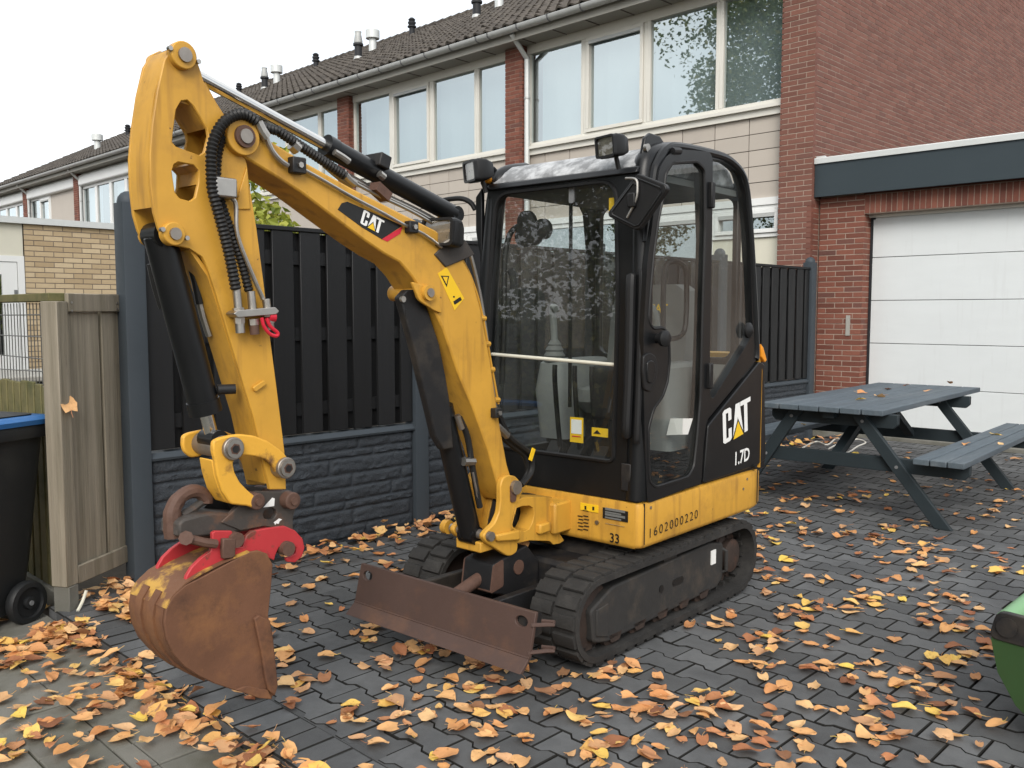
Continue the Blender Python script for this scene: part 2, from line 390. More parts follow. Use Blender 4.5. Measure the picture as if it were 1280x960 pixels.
M['leaf'] = mat('autumn_leaf', (.5,.2,.05), .62, var=.22, vscale=35, trans=.18, bump=.3, bscale=120,
    ramp=[(0,(.66,.31,.11)),(.12,(.78,.46,.20)),(.25,(.58,.24,.085)),(.37,(.80,.52,.25)),(.48,(.34,.125,.06)),(.58,(.70,.35,.14)),(.68,(.82,.58,.11)),(.77,(.74,.43,.22)),(.86,(.20,.085,.045)),(.93,(.50,.20,.085)),(1,(.80,.50,.26))],
    dirt=(.26,.10,.04), dscale=45, dlo=.58, dhi=.75)
M['shrub'] = mat('yellow_green_leaf', (.2,.22,.03), .6, var=.25, vscale=20, isl=.2, trans=.3, ramp=[(0,(.16,.21,.03)),(.6,(.30,.33,.05)),(1,(.42,.40,.07))])
M['tree_leaf'] = mat('green_tree_leaf', (.07,.10,.03), .6, var=.25, vscale=10, isl=.25, trans=.3, ramp=[(0,(.08,.12,.035)),(.6,(.13,.17,.05)),(1,(.25,.22,.06))])
M['bark'] = mat('bark', (0.07, 0.055, 0.042), .9, var=.3, vscale=12, bump=.6, bscale=30)
# ================================================================== GROUND
g = MB().add([(-150,-150,-.075),(150,-150,-.075),(150,150,-.075),(-150,150,-.075)], [(0,1,2,3)]).build('ground', M['soil'])
tag(g, kind='structure')
DX0, DX1, DY0, DY1 = -4.66, 3.6, 1.475, 10.28
drive = MB().bx(DX0, DX1, DY0 + .012, DY1, -.07, -.012).build('driveway', M['joint']); tag(drive, kind='structure')
def chamfer_stone(outline, h, c=.005):
    n = len(outline); cx = sum(p[0] for p in outline)/n; cy = sum(p[1] for p in outline)/n
    ins = []
    for x, y in outline:
        d = math.hypot(x-cx, y-cy); k = (d - c*1.3)/d; ins.append((cx+(x-cx)*k, cy+(y-cy)*k))
    vv = [(x,y,-h) for x,y in outline] + [(x,y,-c) for x,y in outline] + [(x,y,0) for x,y in ins]
    ff = []
    for i in range(n):
        j = (i+1) % n; ff += [(i,j,n+j,n+i), (n+i,n+j,2*n+j,2*n+i)]
    ff.append(tuple(range(2*n,3*n)))
    return vv, ff
PL, PW, PJ, GAP = .199, .139, .011, .0055
def dbl_t(L=PL, W=PW, j=PJ):
    g_ = GAP/2; hx = L/2 - g_; e = .040; t = .022
    top = [(hx, W/2+j-g_), (e+t, W/2+j-g_), (e, W/2-j-g_), (-e, W/2-j-g_), (-e-t, W/2+j-g_), (-hx, W/2+j-g_)]
    return top + [(-x, -y) for x, y in top]
def half_t():
    o = dbl_t(); return [(max(x, 0.0) if True else x, y) for x, y in o]
BORD = .215
stone_v, stone_f = chamfer_stone(dbl_t(), .05, .0028)
me_paver = bpy.data.meshes.new('paver'); me_paver.from_pydata(stone_v, [], stone_f); me_paver.materials.append(M['paver']); me_paver.materials.append(M['joint'])
NS = len(dbl_t())
for k, p in enumerate(me_paver.polygons): p.material_index = 0 if k == 2*NS else 1
spots = []
ny = int((DY1 - DY0 - BORD) / PW) + 1; nx = int((DX1 - DX0) / PL) + 1
for r_ in range(ny):
    y = DY0 + BORD + PW/2 + PJ + r_ * PW
    if y > DY1 - PW/2: break
    for c_ in range(nx):
        x = DX0 + PL/2 + c_ * PL + (PL/2 if r_ % 2 else 0)
        if x > DX1 - PL/2: break
        spots.append((x, y))
def seen(p, m=30):
    q = proj(p); return q is not None and -m < q[0] < 1280 + m and -m < q[1] < 960 + m
def nearest(pts, n, hidden=None):
    vis = [p for p in pts if seen((p[0], p[1], 0)) and not (hidden and hidden(p))]
    vis.sort(key=lambda p: p[0]**2 + p[1]**2); return set(vis[:n])
near = nearest(spots, 290, lambda p: -3.2 < p[0] < -2.35 and p[1] > 2.75)
rest = MB()
for p in spots:
    tx, ty, tz, rz = random.gauss(0, .004), random.gauss(0, .004), random.gauss(0, .0012), random.gauss(0, .004)
    if p in near:
        o = obj('paver', me_paver, drive, loc=(p[0], p[1], tz), rot=(tx, ty, rz))
    else:
        rest.add([(p[0] + a - b*rz, p[1] + b + a*rz, c + tz + a*ty*-1 + b*tx) for a, b, c in stone_v], stone_f)
pf = rest.build('paver_field', M['paver'], drive, recalc=False); tag(pf, kind='stuff'); pf.data.materials.append(M['joint'])
pf.data.polygons.foreach_set('material_index', [0 if k % (2*NS+1) == 2*NS else 1 for k in range(len(pf.data.polygons))])
MB().bx(DX0, DX1, DY0+BORD-.002, DY0+BORD+PW*.30, -.03, -.0025).build('cut_strip', M['paver'], drive)
bw = .108
bv, bf = chamfer_stone([(bw/2-.003,-BORD/2+.002),(bw/2-.003,BORD/2-.003),(-bw/2+.003,BORD/2-.003),(-bw/2+.003,-BORD/2+.002)], .06)
me_b = bpy.data.meshes.new('border_paver'); me_b.from_pydata(bv, [], bf); me_b.materials.append(M['paver']); me_b.materials.append(M['joint'])
for k, p in enumerate(me_b.polygons): p.material_index = 1 if k < 8 and k % 2 else 0
restb = MB(); nb = 0
x = DX0 + bw/2
while x < DX1:
    z = random.gauss(0, .0015)
    if x < -1.6: obj('border_paver', me_b, drive, loc=(x, DY0 + BORD/2, z), rot=(random.gauss(0,.006), random.gauss(0,.006), random.gauss(0,.006)))
    else: restb.add([(a+x, b+DY0+BORD/2, c+z) for a,b,c in bv], bf)
    x += bw
tag(restb.build('border_course', M['paver'], drive, recalc=False), kind='stuff')

# pavement in front of the driveway
walk = MB().bx(-14, 8, -3.5, 1.474, -.072, -.050).build('pavement', M['slab_joint']); tag(walk, kind='structure')
WZ = -.040
restw = MB(); cnt = 0
def slab(x0, x1, y0, y1, own, name='slab'):
    cx, cy, a, b = (x0+x1)/2, (y0+y1)/2, (x1-x0)/2-.003, (y1-y0)/2-.003
    v_, f_ = chamfer_stone([(a,-b),(a,b),(-a,b),(-a,-b)], .03, .004)
    z = WZ + random.gauss(0, .002); tx, ty = random.gauss(0,.006), random.gauss(0,.006)
    if own:
        key = (round(a,4), round(b,4))
        if key not in slab_me:
            m_ = bpy.data.meshes.new('slab'); m_.from_pydata(v_, [], f_); m_.materials.append(M['slab']); slab_me[key] = m_
        obj(name, slab_me[key], walk, loc=(cx, cy, z), rot=(tx, ty, random.gauss(0,.004)))
    else: restw.add([(p+cx, q+cy, r+z+ty*p+tx*q) for p,q,r in v_], f_)
slab_me = {}
SPLIT = -3.24
def rows(x0, x1, ys, w_, off=0):
    y = ys[0]; x = x0 + off
    while x < x1:
        xe = min(x + w_, x1)
        if xe - x > .03: slab(x, xe, ys[1], ys[0], seen(((x+xe)/2, (ys[0]+ys[1])/2, WZ), 60))
        x += w_
rows(SPLIT, 2.0, (1.470, 1.215), .205)
rows(SPLIT, 2.0, (1.215, 1.143), .205, 0)
yy = 1.143; k = 0
while yy > -1.2:
    rows(SPLIT, 2.0, (yy, yy - .2), .205, 0 if k % 2 else -.1025); yy -= .2; k += 1
yy = 1.470; k = 0
while yy > -1.2:
    rows(-8.1, SPLIT, (yy, yy - .305), .305, 0); yy -= .305; k += 1
tag(restw.build('slab_field', M['slab'], walk, recalc=False), kind='stuff')

# ================================================================== BRICK LAYING
def lay(name, o0, u, n, width, height, parent, mat_b, mat_m, top=None, own=0, depth=.05, L=.21, Hc=.0525, j=.0105, skip=None, key=None, backing=True, z_own=None):
    """running-bond bricks on a mortar backing; u along the wall, n outward; top(u) limits the height"""
    o0, u, n = Vector(o0), Vector(u), Vector(n); up = Vector((0,0,1)); items = []
    rn = random.Random(sum(map(ord, name)))
    r_ = 0; z = 0.0
    while z < height - .01:
        s_ = -(L + j)/2 if r_ % 2 else 0.0
        h_ = min(Hc, height - z)
        while s_ < width:
            a, b = max(s_, 0.0), min(s_ + L, width)
            if b - a > .02:
                lim = True if top is None else (z + h_ <= top((a+b)/2))
                if lim and not (skip and skip((a+b)/2, z + h_/2)): items.append((a, b, z, z + h_))
            s_ += L + j
        z += Hc + j; r_ += 1
    if own:
        order = sorted(range(len(items)), key=lambda i: (o0 + u*((items[i][0]+items[i][1])/2) + up*items[i][2] - CAM).length if (z_own is None or o0.z + items[i][2] >= z_own) else 1e9)
        mine = set(order[:own])
    else: mine = set()
    mats = {}
    rest_ = MB()
    for i, (a, b, z0, z1) in enumerate(items):
        pr = max(-.0012, rn.gauss(.0004, .0008))
        c = o0 + u*((a+b)/2) + up*((z0+z1)/2) - n*(depth/2 - pr)
        hw, hh, hd = (b-a)/2, (z1-z0)/2, depth/2
        vv = [u*(sx*hw) + up*(sz*hh) + n*(sd*hd) for sx,sz,sd in ((-1,-1,-1),(1,-1,-1),(1,1,-1),(-1,1,-1),(-1,-1,1),(1,-1,1),(1,1,1),(-1,1,1))]
        ff = [(4,5,6,7),(0,1,5,4),(1,2,6,5),(2,3,7,6),(3,0,4,7)]
        if i in mine:
            k_ = (round(hw,3), round(hh,3))
            if k_ not in mats:
                m_ = bpy.data.meshes.new('brick'); m_.from_pydata([tuple(q) for q in vv], [], ff); m_.materials.append(mat_b); mats[k_] = m_
            obj('brick', mats[k_], parent, loc=c)
        else: rest_.add([c + q for q in vv], ff)
    if rest_.v: tag(rest_.build('brickwork', mat_b, parent, recalc=True), kind='stuff')
    return len(items)

# ================================================================== TERRACE
GY = 10.20          # front of the brick piers
WY = 10.36          # plane of the windows
piers = [(-5.42, -4.99)] + [(-9.96 - 4.58*k - .19, -9.96 - 4.58*k + .19) for k in range(8)]
RID_Y, RID_Z, EAV_Y, EAV_Z = 16.4, 9.22, 9.98, 5.80
slope = (RID_Z - EAV_Z) / (RID_Y - EAV_Y)
def frame_rect(mb, x0, x1, z0, z1, y0, y1, t):
    mb.bx(x0, x1, y0, y1, z0, z0+t); mb.bx(x0, x1, y0, y1, z1-t, z1)
    mb.bx(x0, x0+t, y0, y1, z0+t, z1-t); mb.bx(x1-t, x1, y0, y1, z0+t, z1-t)
def window(B, parent, x0, x1, z0, z1, y=WY, t=.055, sash=False, back='curtain', matf='white_frame', proud=0.0, bm=None, gap=0.0):
    mb = B(); frame_rect(mb, x0, x1, z0, z1, y - .04 - proud, y + .05, t)
    if sash: frame_rect(mb, x0+t+.004, x1-t-.004, z0+t+.004, z1-t-.004, y - .065 - proud, y + .03, .05)
    wn = mb.build('window', M[matf], parent, bevel=.004, seg=1)
    tt = t + (.05 if sash else 0)
    B().add([(x0+tt-.01,y,z0+tt-.01),(x1-tt+.01,y,z0+tt-.01),(x1-tt+.01,y,z1-tt+.01),(x0+tt-.01,y,z1-tt+.01)], [(0,1,2,3)]).build('pane', M['win_glass'], wn, recalc=False)
    if sash: B().bx(x0+tt, x1-tt, y-.07, y-.03, z1-tt-.05, z1-tt-.005).build('trickle_vent', M['gutter'], wn)
    if back:
        cb = B(); n_ = max(6, int((x1-x0-gap)/.05)); vv = []
        for i in range(n_+1):
            xx = x0 + gap + (x1-x0-gap)*i/n_; dy = .005*math.sin(i*1.9) + .006*math.sin(i*.7)
            vv += [(xx, y+.16+dy, z0), (xx, y+.16+dy, z1)]
        cb.add(vv, [(2*i, 2*i+2, 2*i+3, 2*i+1) for i in range(n_)])
        cb.build('curtain', M[back], wn, smooth=True, recalc=False)
    return wn
names = ['brown-roofed end house whose brick gable rises above the garage', 'terraced house directly left of the end house, behind the cab roof lamp', 'terraced house behind the long boom cylinder, second left of the end house',
         'terraced house seen through the openings of the yellow stick', 'distant terraced house with large windows just left of the yellow stick', 'distant terraced house with pale panel beside a small window',
         'farthest terraced house at the left edge of the picture']
houses = []
for k in range(7):
    xr = piers[k][0]; xl = piers[k+1][1]
    h = empty('terraced_house', ((piers[k+1][0] + (xr if k else piers[0][1]))/2, GY, 0)); houses.append(h)
    tag(h, names[k], 'house', 'row of terraced houses behind the fence')
    hx, hy = h.location.x, h.location.y
    class HB(MB):                                   # world coordinates -> house coordinates
        def build(s, *a, **kw): s.v = [(p[0]-hx, p[1]-hy, p[2]) for p in s.v]; return MB.build(s, *a, **kw)
    xend = piers[0][1] if k == 0 else xr
    # body behind the facade
    b_ = HB(); b_.bx(xl-.38, xend - (.075 if k == 0 else 0), WY + .5, 22.5, -.05, 5.55); b_.build('wall', M['dark_room'], h)
    # brick pier on the left of this house
    px0, px1 = piers[k+1]
    cp = HB(); cp.bx(px0+.004, px1-.016, GY+.016, WY+.5, 0, 5.58)
    pr = cp.build('brick_pier', M['mortar_dark'], h)
    if k < 6:
        oz = 0.0 if k < 3 else 2.5
        lay('pier%d' % k, (px0-hx, 0.012, oz), (1,0,0), (0,-1,0), px1-px0, 5.56-oz, pr, M['brick_red'], None, depth=.06)
        lay('piers%d' % k, (px1-hx-.012, 0.01, oz), (0,1,0), (1,0,0), .22, 5.56-oz, pr, M['brick_red'], None, depth=.06)
    # upper windows
    zs, zt = 4.03, 5.50
    head = HB(); head.bx(xl, xr, WY-.05, WY+.3, 5.44, 5.60); head.build('lintel', M['white_frame'] if k < 3 else M['white_paint'], h)
    def win(x0, x1, z0, z1, **kw): return window(HB, h, x0, x1, z0, z1, **kw)
    if k < 3:
        W_ = xr - xl; fr = [0, .262, .522, .785, 1.0] if k == 0 else [0, .275, .545, .815, 1.0]
        for i in range(4):
            win(xl + W_*fr[i] + (.0 if i else .0), xl + W_*fr[i+1], zs, zt, sash=(i == 1), gap=.14 if i == 0 else 0, back='curtain')
        sl = HB(); sl.bx(xl, xr, WY-.10, WY+.02, zs-.045, zs-.004); sl.build('window_sill', M['white_frame'], h)
        sl = HB(); sl.bx(xl, xr, WY-.055, WY+.05, zs-.13, zs-.045); sl.build('sill_board', M['white_frame'], h)
        # facade tiles
        z1 = zs - .13; z0 = 2.89
        bk = HB(); bk.bx(xl, xr, WY+.0, WY+.1, z0, z1); cl = bk.build('cladding', M['clad_joint'], h)
        tw, th = .50, (z1 - z0)/5
        if k < 2:
            x = xr
            key = {}
            while x > xl + .02:
                xa = max(x - tw, xl)
                for r_ in range(5):
                    kk = round(x - xa, 3)
                    if kk not in key:
                        m_ = MB().bx(-(x-xa)/2+.006, (x-xa)/2-.006, -.012, .004, -th/2+.005, th/2-.005).mesh('cladding_tile'); m_.materials.append(M['clad']); key[kk] = m_
                    obj('cladding_tile', key[kk], cl, loc=((x+xa)/2-hx, WY-hy + random.gauss(0,.0012), z0 + th*(r_+.5)))
                x -= tw
        else:
            q = HB(); q.bx(xl, xr, WY-.012, WY-.001, z0, z1); q.build('cladding_face', M['clad'], cl)
        # ground floor
        bd = HB(); bd.bx(xl, xr, WY-.06, WY+.05, 2.80, 2.89); bd.build('floor_band', M['white_paint'], h)
        lw = HB(); lw.bx(xl, xr, WY, WY+.12, 0, 1.35); lw.build('lower_panel', M['cream'], h)
        win(xl, xl + W_*.5, 1.35, 2.80, back='dark_room', matf='white_paint', t=.07)
        win(xl + W_*.52, xl + W_*.77, 1.35, 2.80, sash=True, back='dark_room', matf='white_paint', t=.06)
        win(xl + W_*.77, xr, 2.40, 2.80, sash=True, back='dark_room', matf='white_paint', t=.05)
        cp2 = HB(); cp2.bx(xl + W_*.77, xr, WY-.01, WY+.1, 1.35, 2.395); cp2.build('cream_panel', M['cream'], h)
    else:
        bx_ = HB(); bx_.bx(xl, xr, WY-.16, WY+.1, 5.20, 5.52); bx_.build('shutter_box', M['white_paint'], h, bevel=.05)
        if k == 5:
            win(xl, xl+.95, 3.9, 5.2, back='dark_room', matf='white_paint'); win(xl+.95, xl+1.9, 3.9, 5.2, back='curtain', matf='white_paint', sash=True)
            q = HB(); q.bx(xl+1.9, xr, WY-.02, WY+.1, 3.5, 5.2); q.build('facade_panel', M['clad'], h)
        else:
            n_ = 4
            for i in range(n_): win(xl+(xr-xl)*i/n_, xl+(xr-xl)*(i+1)/n_, 3.9, 5.2, back=('curtain','dark_room','curtain','curtain')[(i+k) % 4], matf='white_paint', t=.08)
        q = HB(); q.bx(xl, xr, WY, WY+.12, 0, 3.9 if k != 5 else 3.5); q.build('lower_panel', M['clad'], h)
    # eaves, gutter, roof
    ex = xend + (.06 if k == 0 else 0); lx = xl - .38 if k < 6 else xl - .4
    q = HB(); q.bx(lx, ex, EAV_Y - .02, WY + .3, 5.575, 5.60); so = q.build('soffit', M['soffit'], h)
    x = ex - .3
    if k < 3:
        while x > lx:
            q = HB(); q.bx(x-.006, x+.006, EAV_Y-.018, WY-.06, 5.566, 5.578); q.build('soffit_joint', M['clad_joint'], so); x -= .62
    q = HB(); q.bx(lx, ex, EAV_Y-.03, EAV_Y-.006, 5.565, 5.70); q.build('fascia_board', M['soffit'], h)
    gp = [(EAV_Y-.035 - .07 + .072*math.cos(R(a)), 5.735 + .075*math.sin(R(a))) for a in range(180, 361, 20)]
    gp += [(y+.008*(1 if y < EAV_Y-.1 else -1), z+.006) for y, z in reversed(gp)]
    q = HB(); q.prism(gp, 'x', lx, ex + .02); gt = q.build('gutter', M['gutter'], h, smooth=True)
    if k < 4:
        x = ex - .25
        while x > lx:
            q = HB(); q.prism([(EAV_Y-.105+.082*math.cos(R(a)), 5.735+.085*math.sin(R(a))) for a in range(180,361,30)], 'x', x-.012, x+.012); q.build('gutter_bracket', M['pvc_grey'], gt); x -= .62
    rx = ex - (.14 if k == 0 else 0); q = HB(); q.prism([(EAV_Y-.02, EAV_Z-.07),(RID_Y, RID_Z-.07),(2*RID_Y-EAV_Y, EAV_Z-.07),(2*RID_Y-EAV_Y, EAV_Z-.12),(EAV_Y-.02, EAV_Z-.13)], 'x', lx, rx); rf = q.build('roof', M['pvc_dark'], h)
    # roof tiles as geometry, a wave per tile with a stepped lower edge
    tl = HB(); sl_len = math.hypot(RID_Y-EAV_Y, RID_Z-EAV_Z); nr = int(sl_len/.30); d_ = Vector((0, RID_Y-EAV_Y, RID_Z-EAV_Z)).normalized(); nn = Vector((0, -d_.z, d_.y))
    TW = .21 if k < 4 else .42; nc = int((ex-lx)/TW); TW = (ex-lx)/nc
    prof = [(0,.0),(.14,.035),(.32,.045),(.5,.02),(.75,.0),(1.02,.004)] if k < 4 else [(0,0),(.25,.045),(.5,.0),(.75,.045),(1,0)]
    rng = random.Random(k+50)
    for r_ in range(nr):
        a0 = r_ * sl_len/nr; a1 = (r_+1) * sl_len/nr + .03
        for c_ in range(nc):
            vv = []; jz = rng.gauss(0, .005)
            for a, lift in ((a0, .034+jz), (a1, .004)):
                for u_, hh in prof:
                    p = Vector((lx + (c_+u_)*TW, EAV_Y-.04, EAV_Z-.02)) + d_*a + nn*(hh+lift); vv.append(p)
            m_ = len(prof); base = vv[:m_]
            vv += [p - nn*.03 for p in base]
            ff = [(i, i+1, m_+i+1, m_+i) for i in range(m_-1)] + [(2*m_+i, 2*m_+i+1, i+1, i) for i in range(m_-1)]
            tl.add(vv, ff)
    tag(tl.build('roof_tiles', M['roof_tile'], rf, smooth=True, recalc=False, sharp=50), kind='stuff')
    rg = HB(); x = lx
    while x < ex - .1:
        rg.cyl((x, RID_Y, RID_Z+.0), (min(x+.36, ex), RID_Y, RID_Z+.015), .115, .13, n=10); x += .33
    tag(rg.build('ridge_tiles', M['roof_tile'], rf, smooth=True), kind='stuff')
    # downpipe beside the pier
    if k in (0, 4, 5):
        q = HB(); q.tube([(xl+.05, GY+.06, 0), (xl+.05, GY+.06, 5.35), (xl+.05, EAV_Y-.06, 5.66)], .042, 10); dp = q.build('downpipe', M['alu'], h, smooth=True)
        for z_ in (1.5, 3.2, 4.75):
            q = HB(); q.cyl((xl+.05, GY+.06, z_), (xl+.05, GY+.06, z_+.03), .05, n=10); q.build('pipe_clip', M['gutter'], dp)
# gable wall of the end house
h = houses[0]; hx, hy = h.location.x, h.location.y
gx = piers[0][1]
def gz(s):                                   # height of the gable at distance s along the wall
    y = GY + s; return min(RID_Z - abs(y - RID_Y)*slope, 20) - .12
gm = MB(); gm.prism([(GY+.02-hy, 0), (22.6-hy, 0), (22.6-hy, gz(22.6-GY)), (RID_Y-hy, gz(RID_Y-GY)), (GY+.02-hy, gz(0))], 'x', gx-.06-hx, gx-.0035-hx)
gw = gm.build('gable_wall', M['mortar'], h)
lay('gable', (gx-hx, -.0 + .012, 2.75), (0,1,0), (1,0,0), 12.3, 6.4, gw, M['brick_gable'], None, top=lambda s: gz(s) - 2.75 - .02, own=235, depth=.045, z_own=3.2)
gp_ = MB(); gp_.bx(piers[0][0]+.02-hx, gx-.004-hx, .0035, WY+.5-hy, 0, 5.58); gpo = gp_.build('corner_pier', M['mortar'], h)
lay('cornerpier', (piers[0][0]-hx, .0, 0.9), (1,0,0), (0,-1,0), gx-piers[0][0], 4.68, gpo, M['brick_gable'], None, own=60, depth=.06, z_own=2.0)
lay('cornerside', (gx-hx+.0005, .002, 0.0), (0,1,0), (1,0,0), .198, 2.75, gpo, M['brick_red'], None, depth=.06)
bp = MB(); bp.prism([(GY-.05-hy, gz(0)+.02),(RID_Y-hy, RID_Z-.08),(22.6-hy, gz(22.6-GY)+.02),(22.6-hy, gz(22.6-GY)+.17),(RID_Y-hy, RID_Z+.08),(GY-.05-hy, gz(0)+.17)], 'x', gx-.02-hx, gx+.06-hx); bp.build('verge_board', M['white_frame'], h)
# flues and vents on the roof
def flue(px, pb, pt, kind):
    p = pl(px, pb, (0, EAV_Y, EAV_Z), Vector((0, -slope, 1)))
    k = min(range(7), key=lambda i: abs(houses[i].location.x - p.x)); h = houses[k]
    hg = (pb - pt) / F * (p - CAM).dot(fw) + .12
    b = Vector((p.x, p.y, p.z - .12)) - h.location; q = hg / 1.22
    if kind == 'vent':
        q = hg/.74; MB().lathe([(.075,0),(.075,.42*q),(.12,.43*q),(.12,.47*q),(.07,.48*q),(.11,.56*q),(.11,.6*q),(.07,.61*q),(.10,.68*q),(.05,.74*q)], b, n=12).build('roof_vent', M['pvc_dark'], h, smooth=True)
    elif kind == 'flue':
        o = MB().lathe([(.09,0),(.09,.7*q),(.125,.71*q),(.125,.78*q),(.10,.79*q)], b, n=12).build('flue', M['pvc_dark'], h, smooth=True)
        MB().lathe([(.095,.78*q),(.11,.84*q),(.075,1.12*q),(.085,1.2*q),(.05,1.22*q)], b, n=12).build('flue_cap', M['gutter'], o, smooth=True)
        MB().lathe([(.15,0),(.10,.32*q)], b, n=12).build('flue_collar', M['gutter'], o, smooth=True)
    else:
        q = hg/.93; MB().lathe([(.10,0),(.10,.62*q),(.18,.63*q),(.18,.90*q),(.14,.93*q)], b, n=12).build('vent_pipe', M['alu'], h, smooth=True)
for a in ((596,24,-14,'flue'),(624,12,-18,'pipe'),(515,45,23,'vent'),(448,76,40,'flue'),(466,66,38,'pipe'),(395,86,67,'vent'),(331,113,85,'flue'),(346,106,82,'pipe'),(299,118,104,'vent'),(122,188,168,'pipe'),(160,171,156,'vent')):
    flue(*a)
# ================================================================== GARAGE
gar = empty('garage', (-3.2, 10.4, 0)); tag(gar, 'red brick garage with white sectional door under a dark flat fascia', 'garage')
GOX, GOY = gar.location.x, gar.location.y
class GB(MB):
    def build(s, *a, **kw): s.v = [(p[0]-GOX, p[1]-GOY, p[2]) for p in s.v]; return MB.build(s, *a, **kw)
WYG, DYG = 10.40, 10.60
DL, DR, DT = -4.43, -1.90, 2.60
q = GB(); q.bx(-4.97, DL-.0035, WYG+.0035, 10.9, 0, 2.86); pw = q.build('brick_pier', M['mortar'], gar)
lay('gpier', (-4.975-GOX, 0, 0), (1,0,0), (0,-1,0), DL+4.975, 2.84, pw, M['brick_red'], None, own=220, depth=.06)
lay('gjamb', (DL-GOX, .002, 0), (0,1,0), (1,0,0), .19, 2.6, pw, M['brick_red'], None, depth=.06)
q = GB(); q.bx(DR+.0035, 3.5, WYG+.0035, 10.9, 0, 2.86); pr = q.build('brick_pier', M['mortar'], gar)
lay('gpierr', (DR-GOX, 0, 0), (1,0,0), (0,-1,0), 1.4, 2.84, pr, M['brick_red'], None, depth=.06)
q = GB(); q.bx(DL-.0035, DR+.0035, WYG+.0036, 10.75, DT, 2.855); li = q.build('lintel', M['mortar'], gar)
x = DL; me_s = None
while x < DR:
    if me_s is None:
        me_s = MB().bx(-.026, .026, -.03, .03, -.104, .104).mesh('soldier_brick'); me_s.materials.append(M['brick_red'])
    obj('soldier_brick', me_s, li, loc=(x+.03-GOX, .03-.002+random.gauss(0,.001), DT+.11)); x += .0625
q = GB(); q.bx(DL-.012, DR+.012, WYG+.001, WYG+.05, DT+.222, 2.85); q.build('lintel_top', M['brick_red'], li)
q = GB(); q.bx(-4.985, 3.5, 10.255, 10.275, 2.825, 3.215); q.build('fascia', M['fascia'], gar, bevel=.003)
q = GB(); q.prism([(10.235,3.215),(10.235,3.275),(10.245,3.285),(10.33,3.285),(10.33,3.275),(10.28,3.27),(10.28,3.215)], 'x', -4.985, 3.5); q.build('roof_trim', M['alu'], gar)
q = GB(); q.bx(-4.985, 3.5, 10.275, 10.40, 2.84, 2.86); q.build('soffit', M['pvc_dark'], gar)
q = GB(); q.bx(-4.985, 3.5, 10.33, 18.5, 3.0, 3.262); q.build('flat_roof', M['pvc_dark'], gar)
q = GB(); q.bx(-4.985, -4.88, 10.285, 10.33, 3.275, 3.31); q.build('lead_flashing', M['alu'], gar)
dz = [0.02, .585, 1.09, 1.595, 2.10, DT-.005]
q = GB(); q.bx(DL+.02, DR-.02, DYG+.03, DYG+.06, 0, DT); dr = q.build('door', M['pvc_dark'], gar)
for i in range(5):
    q = GB(); q.bx(DL+.028, DR-.028, DYG-.005, DYG+.03, dz[i]+.003, dz[i+1]-.003); q.build('door_panel', M['door_white'], dr, bevel=.004)
q = GB(); q.bx(DL+.004, DL+.025, DYG-.02, DYG+.04, 0, DT); q.build('door_seal', M['pvc_dark'], dr)
q = GB(); q.bx(DL, DR, DYG-.06, DYG+.03, DT-.035, DT-.001); q.build('door_head', M['white_frame'], dr)
q = GB(); q.cyl((DL+.04, DYG-.03, 2.56), (DL+.04, DYG-.005, 2.56), .018, n=10); q.build('door_roller', M['pvc_dark'], dr)
q = GB(); q.bx(-4.95, 3.5, 10.285, 10.62, -.05, .028); q.build('threshold', M['slab'], gar, bevel=.006)
q = GB(); q.bx(DL-.18, DL-.13, WYG-.012, WYG+.01, 1.18, 1.42); q.build('wall_label', M['soffit'], gar)

# ================================================================== FENCE
FX = -4.72
fen = empty('fence', (FX, 5.8, 0)); tag(fen, 'black timber fence on rock-faced plinth with blue-grey concrete posts', 'fence')
class FB(MB):
    def build(s, *a, **kw): s.v = [(p[0]-FX, p[1]-5.8, p[2]) for p in s.v]; return MB.build(s, *a, **kw)
posts = [1.97 + 1.93*i for i in range(5)]
PWD = .115
for i, y in enumerate(posts):
    q = FB(); a = PWD/2
    q.prism(rounded([(FX-.075,y-a),(FX+.045,y-a),(FX+.045,y+a),(FX-.075,y+a)], .012, 2), 'z', -.05, 2.02)
    q.lathe([(.056,2.018),(.056,2.03),(.05,2.052),(.036,2.07),(.018,2.08),(.002,2.083)], (FX-.015, y, 0), n=16)
    q.build('post', M['fence_post'], fen, smooth=True)
def rock(x, y0, y1, z0, z1, seed):
    ny_, nz_ = max(6, int((y1-y0)/.017)), max(5, int((z1-z0)/.0115)); vv = []; ff = []
    for i in range(ny_+1):
        for k in range(nz_+1):
            yy_, zz = y0 + (y1-y0)*i/ny_, z0 + (z1-z0)*k/nz_
            edge = min(i, ny_-i, k, nz_-k) == 0
            d = 0.0 if edge else .011 + .007*noise.noise(Vector((yy_*17+seed, zz*40, seed))) + .008*noise.noise(Vector((yy_*48, zz*95+seed, 2)))
            vv.append((x + max(d, .001), yy_, zz))
    w_ = nz_+1
    for i in range(ny_):
        for k in range(nz_): ff.append((i*w_+k, (i+1)*w_+k, (i+1)*w_+k+1, i*w_+k+1))
    return vv, ff
rowh = [.085,.105,.055,.09,.085,.105,.05,.085]
